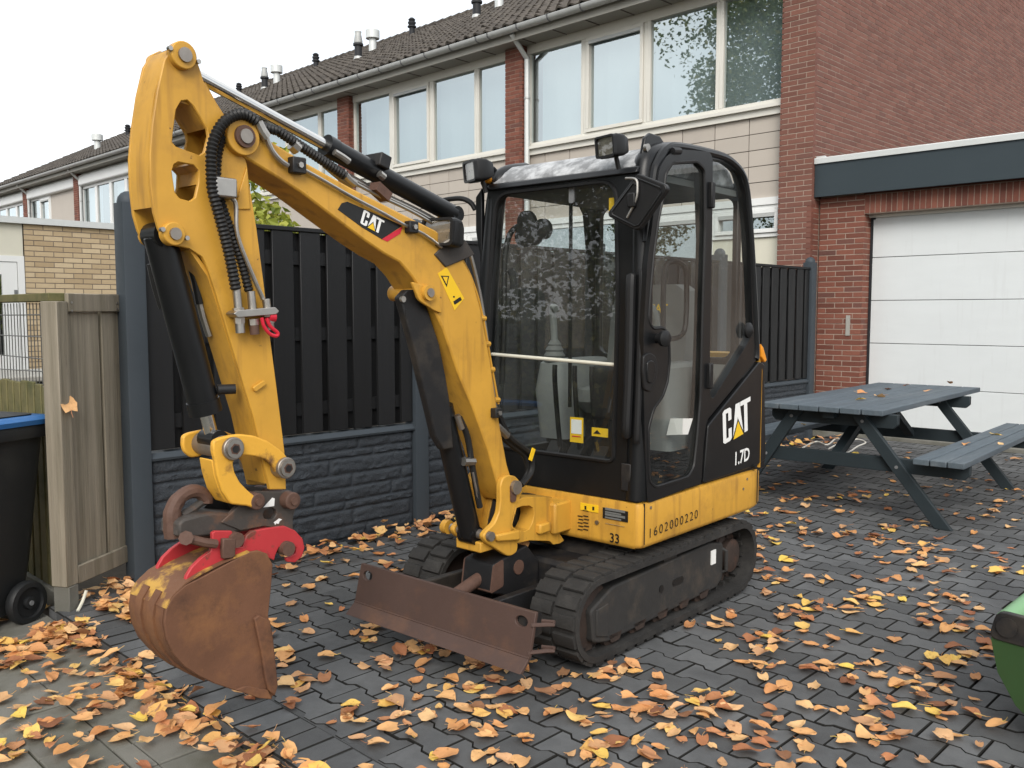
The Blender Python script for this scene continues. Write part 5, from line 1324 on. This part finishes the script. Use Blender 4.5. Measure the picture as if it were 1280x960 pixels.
# rear frame and window
part(MB().prism([(-.44,1.0),(.44,1.0),(.44,2.10),(-.44,2.10)], 'y', .585, .625, [rrect(-.41,.41,1.22,2.03,.05,4)]), 'rear_frame', 'black_paint', cab, bevel=.006)
mb = MB(); mb.v = [(-.415,.605,1.2),(.415,.605,1.2),(.415,.605,2.04),(-.415,.605,2.04)]; mb.f = [(0,1,2,3)]; part(mb, 'rear_window', 'cab_glass', cab, recalc=False)
part(MB().prism([(.20,.66),(.63,.66),(.66,1.2),(.62,1.22),(.50,1.10),(.25,.95)], 'x', -.43, .43), 'rear_bulkhead', 'grey_int', cab)
# roof
rp = [(-.305,2.068),(-.300,2.085),(-.25,2.135),(-.19,2.170),(-.08,2.192),(.30,2.205),(.45,2.19),(.54,2.15),(.60,2.07)]
part(MB().prism(rp, 'x', -.43, .415), 'roof', 'roof_dust', cab, smooth=True, bevel=.012)
part(MB().prism([(-.335,2.045),(-.315,2.075),(-.24,2.08),(-.24,2.045)], 'x', -.44, .43), 'roof_rail', 'black_paint', cab, bevel=.006)
part(MB().bx(-.43,.43,-.25,.58,2.03,2.06), 'headliner', 'grey_int', cab)
part(MB().prism(SX_([(800,205),(806,172),(812,166),(824,170),(832,182),(818,200)], .42), 'x', .405, .425), 'roof_bracket', 'black_paint', cab, bevel=.006)
a = XP(808,185,.43); part(MB().cyl((.424,a.y,a.z),(.44,a.y,a.z),.018,n=12), 'bracket_bolt', 'zinc', cab, smooth=True)
part(MB().prism([(-.30,2.06),(-.29,2.16),(-.25,2.175),(-.19,2.14),(-.20,2.06)], 'x', -.475, -.455), 'roof_bracket', 'black_paint', cab, bevel=.006)
part(MB().cyl((-.45,-.30,2.10),(-.43,-.34,2.10),.02,n=10), 'bracket_spring', 'amber', cab, smooth=True)
# door
dout = SX_([(806,629),(802.5,540),(801,420),(806,330),(816,250),(821,212),(830,195),(846,187),(884,190),(888,198),(887,300),(884.5,420),(881,520),(876,556),(874,603)], .49)
dgl = SX_([(831,415),(825,409),(813,411),(807.5,400),(810.5,358),(814.5,315),(820,275),(826,246),(829,217),(838,204),(868,202),(878,212),(879,287),(877,347),(875,420),(873,500),(868.5,552),(865,583),(858,596),(817,609),(809,602),(807.5,552),(807.5,535),(814,511),(825,496),(831.5,477),(834,452),(833.5,431)], .49)
door = part(MB().prism(rounded(dout, .03, 4), 'x', .480, .503, [rounded(dgl, .022, 4)]), 'door', 'black_paint', cab, bevel=.005)
mb = MB(); mb.v = [(.490, y, z) for y, z in dgl]; mb.f = [tuple(t) for t in tessellate_polygon([[Vector((y, z, 0)) for y, z in dgl]])]; part(mb, 'door_window', 'cab_glass', cab, recalc=False)
part(MB().tube([(.500, y, z) for y, z in rounded(dgl, .022, 4)] + [(.500,)+rounded(dgl, .022, 4)[0]], .008, 6), 'door_seal', 'black_plastic', cab, smooth=True)
a = XP(821,423,.50); part(MB().lathe([(.022,0),(.022,.03),(.034,.032),(.036,.05),(.026,.056)], (.50,a.y,a.z), (1,-.15,0), 16), 'door_catch', 'black_plastic', cab, smooth=True)
hp = [XP(*p, .504) for p in ((803,445),(810,440),(818,445),(821,460),(818,478),(811,490),(804,487),(802,465))]
part(MB().prism(rounded([(p.y,p.z) for p in hp], .012, 3), 'x', .498, .512), 'handle_plate', 'black_plastic', cab, bevel=.004)
part(MB().prism(rounded([(p.y*.6+hp[0].y*.0+sum(q.y for q in hp)/8*.4, p.z*.6+sum(q.z for q in hp)/8*.4) for p in hp], .01, 3), 'x', .508, .518), 'door_handle', 'black_paint', cab, bevel=.004)
for px_, py_ in ((888.5,244),(886,470)):
    a = XP(px_, py_, .505); part(MB().bx(.495,.522,a.y-.016,a.y+.016,a.z-.06,a.z+.06), 'door_hinge', 'black_plastic', cab, bevel=.006)
a = XP(846,190,.505); part(MB().cyl((.50,a.y-.03,a.z),(.50,a.y+.03,a.z+.008),.016,n=10), 'roof_latch', 'black_plastic', cab, smooth=True)
a = XP(936,413,.485); part(MB().lathe([(.040,0),(.040,.012),(.03,.018),(.012,.03)], (.478,a.y,a.z), (1,0,0), 18), 'window_latch', 'black_plastic', cab, smooth=True)
# interior
ins = part(MB().bx(-.42,.43,-.33,.62,.636,.665), 'cab_floor', 'black_plastic', cab)
seat = part(loft(MB(), [rr3(-.19,.23,.10,.52,.06,.94), rr3(-.21,.25,.05,.55,.08,1.0), rr3(-.20,.24,.06,.54,.08,1.06), rr3(-.15,.19,.10,.5,.08,1.08)]), 'seat', 'grey_int', smooth=True)
part(MB().bx(-.18,.18,.15,.5,.66,.94), 'seat_base', 'black_plastic', seat)
bkr = MB(); loft(bkr, [[(x+.045, .40+y*.07+(z-1.05)*.12, z) for x, y in rrect(-w_, w_, -1, 1, .06 if w_ > .1 else .03, 3)] for z, w_ in ((1.05,.21),(1.2,.235),(1.45,.23),(1.56,.205),(1.595,.15))])
part(bkr, 'seat_back', 'grey_int', seat, smooth=True)
text('CAT', 'seat_lettering', 'yellow_decal', seat, (.085,.318,1.452), (1,0,0), (0,.12,1), .060, .02, .95)
for s in (1, -1):
    cn = part(loft(MB(), [rr3(s*.31-.09,s*.31+.09,.02,.50,.04,.80), rr3(s*.31-.09,s*.31+.09,-.02,.50,.04,1.05), rr3(s*.31-.075,s*.31+.075,.0,.48,.04,1.19), rr3(s*.31-.05,s*.31+.05,.03,.45,.03,1.21)]), 'console', 'grey_light', seat, smooth=True)
    part(MB().lathe([(.055,0),(.05,.02),(.056,.03),(.044,.05),(.048,.06),(.034,.08),(.036,.088),(.02,.11)], (s*.31,.05,1.20), (0,0,1), 14), 'lever_boot', 'grey_int', cn, smooth=True)
    part(MB().tube(sm([(s*.31,.05,1.28),(s*.31,.045,1.36),(s*.31-.005*s,.03,1.44),(s*.31-.02*s,.01,1.48),(s*.31-.05*s,.0,1.47)], 3), .018, 10), 'joystick', 'grey_light', cn, smooth=True)
part(MB().tube(sm([(.40,-.05,1.30),(.40,-.05,1.62),(.40,.0,1.68),(.40,.10,1.68),(.40,.15,1.62),(.40,.15,1.40),(.40,.10,1.34),(.40,.0,1.33)], 3), .013, 8), 'grab_rail', 'black_plastic', cab, smooth=True)
a, b = YP(617,443,-.335), YP(764,456,-.335)
part(MB().tube([(a.x-.02,-.325,a.z),(b.x+.02,-.325,b.z)], .0085, 8), 'screen_bar', 'cream_rod', cab, smooth=True)
for x_ in (-.12, .0, .1):
    part(MB().tube(sm([(x_,-.12,.66),(x_,-.16,.90),(x_+.01,-.20,1.12),(x_+.01,-.20,1.2)], 3), .012, 8), 'travel_lever', 'black_plastic', cab, smooth=True)
for x_ in (-.15, -.02, .12):
    part(MB().prism([(-.24,.68),(-.12,.68),(-.10,.80),(-.13,.82)], 'x', x_-.04, x_+.04), 'pedal', 'black_plastic', cab, bevel=.004)
part(MB().prism(rounded([(-.20,.95),(-.06,.95),(-.02,1.10),(-.10,1.22),(-.2,1.2)], .03), 'x', .10, .24), 'monitor', 'black_plastic', cab, bevel=.01)
part(MB().tube([(.17,-.10,.66),(.17,-.12,1.0)], .02, 8), 'monitor_post', 'black_plastic', cab, smooth=True)
a, b = YP(713,521,-.33), YP(729,554,-.33); part(MB().bx(a.x,b.x,-.332,-.329,b.z,a.z), 'warning_sticker', 'yellow_decal', cab)
part(MB().bx(a.x+.012,b.x-.012,-.334,-.331,b.z+.03,a.z-.09), 'sticker_print', 'red_decal', cab)
part(MB().bx(a.x+.008,b.x-.008,-.334,-.331,a.z-.075,a.z-.01), 'sticker_print', 'white_decal', cab)
a, b = YP(740,534,-.33), YP(760,547,-.33); part(MB().bx(a.x,b.x,-.332,-.329,b.z,a.z), 'warning_sticker', 'yellow_decal', cab)
part(MB().prism([(a.x+.01,b.z+.012),(a.x+.05,b.z+.012),(a.x+.03,a.z-.01)], 'y', -.334, -.331), 'sticker_print', 'black_decal', cab)
a = YP(790,235,-.20); part(MB().bx(.26,.33,-.29,-.28,1.90,1.955), 'interior_label', 'yellow_decal', cab)
sh_ = MB(); vv = [YP(*p, -.02) for p in ((838,523),(866,523),(860,543),(833,544))]
sh_.v = [tuple(q) for q in vv]; sh_.f = [(0,1,2,3)]; part(sh_, 'instruction_sheet', 'white_decal', cab)
a = Vector((-.27,-.22,1.86))
for dx, dz, r_ in ((0,.03,.055),(.10,-.01,.05),(-.02,-.04,.05),(.04,-.03,.055)):
    part(MB().lathe([(r_*.6,-.02),(r_,-.012),(r_,.012),(r_*.6,.02)], a+Vector((dx,0,dz)), (0,1,.1), 20), 'cab_fan', 'black_plastic', cab, smooth=True)
part(MB().tube(sm([(-.30,-.22,1.88),(-.36,-.24,1.84),(-.38,-.26,1.7),(-.375,-.27,1.4),(-.38,-.28,1.1)], 4), .015, 8), 'cable_loom', 'black_plastic', cab, smooth=True)
part(MB().tube(sm([(-.35,-.25,1.66),(-.33,-.25,1.62),(-.32,-.26,1.5),(-.335,-.27,1.40)], 4), .02, 8), 'cable_loom', 'black_plastic', cab, smooth=True)
part(MB().bx(-.03,-.015,-.20,-.19,1.0,2.04), 'blind_bar', 'black_plastic', cab)
a = YP(714,240,-.30); part(MB().prism(rounded([(a.x-.014,a.z-.05),(a.x+.014,a.z-.05),(a.x+.014,a.z+.05),(a.x-.014,a.z+.05)], .01), 'y', -.30, -.292), 'screen_catch', 'pvc_grey', cab)
# mirror
mp = [YP(*p, -.44) for p in ((799,217),(834,231),(836,237),(802,286),(796,288),(763,271),(762,266))]
mb = MB(); mb.prism(rounded([(p.x, p.z) for p in mp], .012, 3), 'y', -.455, -.425); mir = part(mb, 'mirror', 'black_plastic', cab, bevel=.008)
mc = Vector((sum(p.x for p in mp)/7, 0, sum(p.z for p in mp)/7))
part(MB().tube([( mc.x+(p.x-mc.x)*.84, -.457, mc.z+(p.z-mc.z)*.84) for p in mp + mp[:1]], .004, 6), 'mirror_ridge', 'black_paint', mir, smooth=True)
a = YP(790,245,-.46)
part(MB().tube(sm([YP(782,223,-.46), YP(794,224,-.465), YP(797,232,-.465), YP(795,250,-.465), YP(784,272,-.46)], 4), .0055, 8), 'mirror_arm', 'zinc', mir, smooth=True)
q = YP(790,250,-.465); part(MB().bx(q.x-.018,q.x+.018,-.475,-.45,q.z-.03,q.z+.03), 'mirror_clamp', 'black_plastic', mir, bevel=.006)
part(MB().tube([YP(794,228,-.46), (.455,-.30,1.99)], .010, 8), 'mirror_bracket', 'black_steel', mir, smooth=True)
# grab handle on the right side
part(MB().tube(sm([YP(540,258,-.36), YP(552,251,-.36), YP(575,248,-.34), YP(588,253,-.32), YP(594,262,-.31)], 4), .013, 10), 'grab_handle', 'black_plastic', cab, smooth=True)
part(MB().prism([(-.50,1.78),(-.475,1.70),(-.475,2.06),(-.515,2.02),(-.515,1.86)], 'y', -.325, -.300), 'pillar_bracket', 'black_paint', cab, bevel=.004)
# work lamps
def lamp(c, yaw, pitch, name, s=1.0, par=cab):
    c = Vector(c); m_ = Matrix.Rotation(yaw, 3, 'Z') @ Matrix.Rotation(pitch, 3, 'X')
    def tf_(mb): mb.v = [tuple(c + m_ @ (Vector(p)*s)) for p in mb.v]; return mb
    w2, h2 = .058, .044
    mb = MB(); rings = []
    for y_, k in ((.0,1.0),(.012,1.06),(.05,1.0),(.085,.72),(.092,.55)): rings.append([(x*k, y_, z*k) for x, z in rrect(-w2, w2, -h2, h2, .012, 3)])
    # open front: shell ring plus recessed reflector
    loft(mb, rings); lp = part(tf_(mb), name, 'black_plastic', par, smooth=True)
    mb = MB(); mb.prism(rrect(-w2*1.02,w2*1.02,-h2*1.02,h2*1.02,.012,3), 'y', -.012, .004, [rrect(-w2*.86,w2*.86,-h2*.82,h2*.82,.008,3)]); part(tf_(mb), 'bezel', 'black_plastic', lp)
    mb = MB(); mb.prism(rrect(-w2*.87,w2*.87,-h2*.83,h2*.83,.008,3), 'y', -.002, -.0005); part(tf_(mb), 'reflector', 'lens', lp)
    mb = MB(); mb.v = [(-w2*.87,-.007,-h2*.83),(w2*.87,-.007,-h2*.83),(w2*.87,-.007,h2*.83),(-w2*.87,-.007,h2*.83)]; mb.f = [(0,1,2,3)]; part(tf_(mb), 'lens', 'light_glass', lp, recalc=False)
    mb = MB(); mb.tube([(0,.05,-h2),(0,.06,-h2-.05)], .010, 8); part(tf_(mb), 'lamp_stem', 'black_steel', lp, smooth=True)
    return lp
q = YP(589,214,-.44); lamp(q, R(-22), R(6), 'work_lamp', 1.12)
part(MB().tube([q+Vector((.02,.06,-.05)), (-.455,-.31,2.05)], .012, 8), 'lamp_stem', 'black_steel', cab, smooth=True)
q = YP(758,183,-.42); lamp(q, R(-14), R(6), 'work_lamp', 1.02)
q = XP(560,291,.085); bl_ = lamp(q + Vector((-.01,-.04,0)), R(12), R(-4), 'work_lamp', 1.2, boom)
# fallen leaf bits caught on the frame are part of the leaves
# ================================================================== PLANTS
def leaf_cloud(n, centre, rad, size, seed, shell=.35, squash=(1,1,1)):
    rn = random.Random(seed); mb = MB(); c = Vector(centre)
    lobes = [(Vector((rn.gauss(0,.5), rn.gauss(0,.5), rn.gauss(0,.45))), rn.uniform(.25,.5)) for _ in range(26)]
    for _ in range(n):
        lc, lr = rn.choice(lobes)
        d = Vector((rn.gauss(0,1), rn.gauss(0,1), rn.gauss(0,1))).normalized() * lr * rn.random()**.4
        p = lc + d; p = c + Vector((p.x*rad*squash[0], p.y*rad*squash[1], p.z*rad*squash[2]))
        a = Vector((rn.gauss(0,1), rn.gauss(0,1), rn.gauss(0,.6))).normalized(); b = a.orthogonal().normalized(); b.rotate(Matrix.Rotation(rn.uniform(0,6.28), 3, a))
        s = size*rn.uniform(.6,1.3); mid = b.cross(a)*s*.12
        mb.add([p-a*s*.5, p+b*s*.32+mid, p+a*s*.5, p-b*s*.32+mid], [(0,1,2),(0,2,3)])
    return mb
def tree(name, label, base, h_, rad, n, m_, size, seed, cat_='tree', trunk=.16, squash=(1,1,.85)):
    t = empty(name, base); tag(t, label, cat_); rn = random.Random(seed)
    top = Vector((rn.gauss(0,.3), rn.gauss(0,.3), h_))
    mb = MB(); mb.tube(sm([(0,0,0),(.05,.03,h_*.3),(-.04,.05,h_*.55),top*.85], 4), [trunk*(1-.75*i/12) for i in range(13)], 10)
    for k in range(9):
        z0 = h_*rn.uniform(.3,.7); a = rn.uniform(0,6.28); ln = rad*rn.uniform(.5,.9)
        mb.tube([(0,0,z0),(math.cos(a)*ln*.5, math.sin(a)*ln*.5, z0+ln*.4),(math.cos(a)*ln, math.sin(a)*ln, z0+ln*.6)], [trunk*.4, trunk*.25, trunk*.08], 6)
    mb.build('trunk', M['bark'], t, smooth=True)
    leaf_cloud(n, (0,0,h_*.68), rad, size, seed+1, squash=squash).build('crown', M[m_], t, recalc=False)
    return t
tree('garden_shrub', 'yellow-green shrub showing above the fence under the boom', (-7.0, 4.15, 0), 2.55, .75, 9000, 'shrub', .085, 5, 'shrub', .05, (1,1.1,1.05))
tree('street_tree', 'leafy tree behind the viewer mirrored in the upstairs window panes', (-11.7, -5.2, -.07), 13.6, 5.0, 48000, 'tree_leaf', .14, 11, trunk=.22)
tree('street_tree', 'smaller leafy tree behind the viewer mirrored in the excavator windscreen', (-9.8, -4.6, -.07), 5.8, 3.4, 30000, 'tree_leaf', .12, 12, trunk=.10)

hg = empty('hedge_backdrop', (-9.0, -10.5, -.07)); tag(hg, 'added leafy backdrop behind the viewer that darkens the cab glass reflection', 'hedge_backdrop')  # added out of view as a dark backdrop for the windscreen reflection
MB().bx(-13, 12, -.45, .45, 0, 2.35).build('branches', M['bark'], hg)
rh_ = random.Random(4); hm = MB()
for _ in range(16000):
    f_ = rh_.random(); x_ = rh_.uniform(-13.1, 12.1)
    p_ = Vector((x_, .5 + rh_.gauss(0,.05), rh_.uniform(0, 2.45))) if f_ < .75 else Vector((x_, rh_.uniform(-.5,.5), 2.4 + rh_.gauss(0,.05)))
    a_ = Vector((rh_.gauss(0,1), rh_.gauss(0,1), rh_.gauss(0,1))).normalized(); b_ = a_.orthogonal().normalized(); s_ = rh_.uniform(.08,.16)
    hm.add([p_-a_*s_, p_+b_*s_*.6, p_+a_*s_, p_-b_*s_*.6], [(0,1,2,3)])
hm.build('foliage', M['tree_leaf'], hg, recalc=False)

# ================================================================== FALLEN LEAVES
def leaf_mesh(seed, L=.074):
    rn = random.Random(seed)
    wid = rn.uniform(.70,.98)*L; cur = rn.uniform(-.2,.5); fold = rn.uniform(-.08,.24); tw = rn.uniform(-.4,.4); ph = rn.uniform(0,6.28); wav = rn.uniform(.02,.07)*L
    N_ = 8; C_ = 7; vv = []
    for i in range(N_+1):
        t = i/N_
        w_ = wid*(math.sin(math.pi*min(1, (t*.93+.07)**.72))**.55)*(1-.20*t) if i < N_ else .12*L
        w_ *= rn.uniform(.93,1.05)
        y = (t-.5)*L
        for k in range(C_):
            s = -1 + 2*k/(C_-1); x = s*w_/2
            z = cur*L*1.3*(t-.5)**2 + abs(s)**1.4*fold*w_*.5 + tw*L*.30*s*(t-.5) + wav*math.sin(5*t+3*s+ph)*(.3+abs(s))
            vv.append((x, y - (.10*L*abs(s) if i == 0 else 0) + .03*L*math.cos(7*s+ph)*(i == N_), z))
    ff = [(i*C_+k, i*C_+k+1, (i+1)*C_+k+1, (i+1)*C_+k) for i in range(N_) for k in range(C_-1)]
    o = len(vv); a = Vector((0,-.5*L+.004,vv[C_//2][2])); r_ = .0009
    st = [a, a+Vector((rn.gauss(0,.005),-.016,.001)), a+Vector((rn.gauss(0,.012),-.034,.004))]
    for p in st: vv += [tuple(p+Vector((-r_,0,0))), tuple(p+Vector((r_,0,0))), tuple(p+Vector((0,0,r_*1.6)))]
    for i in range(2):
        for k in range(3): ff.append((o+i*3+k, o+i*3+(k+1)%3, o+(i+1)*3+(k+1)%3, o+(i+1)*3+k))
    zm = min(v[2] for v in vv); vv = [(x,y,z-zm) for x,y,z in vv]
    return vv, ff
LV = [leaf_mesh(100+i) for i in range(12)]
LM = []
for v_, f_ in LV:
    me = bpy.data.meshes.new('fallen_leaf'); me.from_pydata(v_, [], f_); me.materials.append(M['leaf']); fin(me, True, 80); LM.append(me)
rl = random.Random(77)
def covered(x, y):
    p = loc(Vector((x, y, 0)))
    if abs(abs(p.x)-.385) < .135 and -.80 < p.y < .79: return True
    if abs(p.x) < .30 and -.3 < p.y < .8: return True
    return False
def nz(x, y, s, k=0): return noise.noise(Vector((x*s+k, y*s-k, k*1.7)))
drops = []
def scatter(n, x0, x1, y0, y1, z, dens, tilt=.25, pile=.0, smin=.5, smax=1.1):
    for _ in range(n):
        x, y = rl.uniform(x0, x1), rl.uniform(y0, y1)
        if rl.random() > dens(x, y): continue
        if covered(x, y): continue
        if -4.75 < x < -4.4 and y < 1.62 and y > 1.2 and x > -4.7: continue
        drops.append((x, y, z + .001 + rl.random()**2*pile, rl.uniform(smin, smax), rl.gauss(0, tilt), rl.gauss(0, tilt), rl.uniform(0, 6.28), int(rl.random()*12)))
# pavement: thick litter to the left, thinning to the right
scatter(3000, -6.6, -1.2, .35, 1.47, WZ, lambda x, y: max(.03, min(1, (-3.05-x)*.36 + .16 + .55*nz(x,y,2.9))) if x < -2.6 else .07+.10*max(0,nz(x,y,4)), .22, .025)
scatter(560, -4.45, -1.9, 1.32, 1.53, WZ+.004, lambda x, y: max(.10, min(1, .55 + 1.0*nz(x,y,4,2) - max(0,(x+2.9))*.5)), .4, .05)
# driveway: clumps
def dd_(x, y):
    c = .36 + .85*nz(x, y, 1.9, 3) + .55*nz(x, y, 5, 1)
    far = 1.0 if y < 5.2 else max(.22, 1 - (y-5.2)*.28)
    return max(.06, c)*far*.85
scatter(7600, -4.62, 1.0, 1.62, 10.2, 0, dd_, .14, .010)
scatter(900, -3.6, .4, 1.7, 3.6, 0, lambda x, y: .0 if nz(x,y,1.7,8) < .12 else .6, .18, .02)
scatter(420, -3.3, -1.0, 1.70, 2.9, 0, lambda x, y: max(.15, .5 + .8*nz(x,y,2.4,11)), .16, .014)
# against the fence plinth
scatter(950, -4.66, -4.22, 2.05, 9.4, 0, lambda x, y: max(0, min(1, 1.05 - (x+4.66)*2.6 + .7*nz(x,y,2.3,5)))*(1 if y < 5 else .5), .45, .06)
scatter(260, -4.75, -4.15, 1.62, 2.25, -.0, lambda x, y: .55, .35, .03)
# things the leaves lie on
def on(px, py, z, s=1.0, k=0):
    p = gnd(px, py, z); drops.append((p.x, p.y, z+.002, s, rl.gauss(0,.2), rl.gauss(0,.2), rl.uniform(0,6.28), (k*5+3) % 12))
tops = []
def on_top(px, py, z, s, label):
    p = gnd(px, py, z); tops.append(((p.x, p.y, z+.002), s, label))
for px, py, s in ((1078,492,1.0),(1098,496,1.1),(1075,500,.9),(1110,487,.9),(1133,482,.7),(1158,489,.7),(1188,479,.9)): on_top(px, py, .786, s, 'curled dry leaf lying on the picnic table top')
for px, py, s in ((1243,543,1.1),(1207,556,.9),(1250,555,.6)): on_top(px, py, .486, s, 'dry leaf lying on the right bench of the picnic table')
for px, py, s in ((1015,527,1.0),(1005,531,.7)): on_top(px, py, .486, s, 'dry leaf lying on the left bench of the picnic table')
for i, (p, s, lb) in enumerate(tops):
    o = obj('fallen_leaf', LM[(i*5+1) % 12], None, loc=p, rot=(rl.gauss(0,.2), rl.gauss(0,.2), rl.uniform(0,6.28))); o.scale = (s,)*3
    tag(o, lb, 'leaf', 'leaves on the picnic table')
q = B_.lerp(A_, .97) + npn*.035 + Vector((0,0,1.02))
o = obj('fallen_leaf', LM[4], None, loc=q - npn*.01, rot=(npn + Vector((.1,-.25,.45))).to_track_quat('Z','Y').to_euler()); o.scale = (1.3,)*3; tag(o, 'yellow-brown leaf stuck to the weathered timber screen', 'leaf')
q = EO + EX*.06 + EY*-.50 + Vector((0,0,.44))
o = obj('fallen_leaf', LM[7], None, loc=EO + EX*.02 + EY*-.60 + Vector((0,0,.438)), rot=(.5,.2,1)); o.scale = (1.1,)*3; tag(o, 'brown leaf lying on the excavator frame below the boom foot', 'leaf')
def psize(d):
    q = proj((d[0], d[1], d[2]))
    if q is None or not (5 < q[0] < 1275 and 5 < q[1] < 955): return 0
    l_ = loc(Vector((d[0], d[1], 0)))
    if abs(l_.x) < .5 and -1.0 < l_.y < .85: return 0
    return d[3]/q[2]
order = sorted(range(len(drops)), key=lambda i: -psize(drops[i])); mine = set(order[:270])
restl = MB(); n_ind = 0
for i, d in enumerate(drops):
    x, y, z, s, tx, ty, rz, k = d
    z += max(0, .02*(abs(tx)+abs(ty)))*s
    if i in mine:
        o = obj('fallen_leaf', LM[k], None, loc=(x, y, z), rot=(tx*.6, ty*.6, rz)); o.scale = (s,)*3
        on_walk = y < DY0
        if on_walk: lb = 'dry fallen leaf on the pale pavement slabs ' + ('beside the black bin' if x < -4.15 else 'in front of the rusty bucket' if x < -3.1 else 'near the bottom left edge of the picture')
        else:
            nm = min((((-3.0,1.7),'under the rusty bucket'),((-2.75,2.2),'in front of the blade'),((-1.9,3.4),'beside the near track'),((-4.5,2.6),'at the foot of the fence'),((-1.0,3.2),'beside the green bucket'),((-1.6,2.3),'at the bottom edge of the picture'),((-2.1,5.2),'between the track and the picnic table')), key=lambda q: (q[0][0]-x)**2+(q[0][1]-y)**2)[1]
            lb = 'dry fallen leaf on the dark block paving ' + nm
        tag(o, lb, 'leaf', 'leaves on the pavement' if on_walk else 'leaves on the driveway')
    else:
        m_ = Matrix.Translation((x,y,z)) @ Matrix.Rotation(rz,4,'Z') @ Matrix.Rotation(ty*.6,4,'Y') @ Matrix.Rotation(tx*.6,4,'X') @ Matrix.Scale(s,4)
        v_, f_ = LV[k]; restl.add([m_ @ Vector(p) for p in v_], f_)
lf = restl.build('leaf_litter', M['leaf'], None, smooth=True, recalc=False, sharp=80); tag(lf, 'fallen autumn leaves scattered over the paving', 'leaf', kind='stuff')
# pale stick by the timber screen
sk = MB().tube(sm([gnd(97,764,.0), gnd(103,752,.03), gnd(108,738,.08)], 4), .008, 7).build('stick', M['cream_rod'], smooth=True); tag(sk, 'pale thin stick leaning at the foot of the timber screen', 'stick')
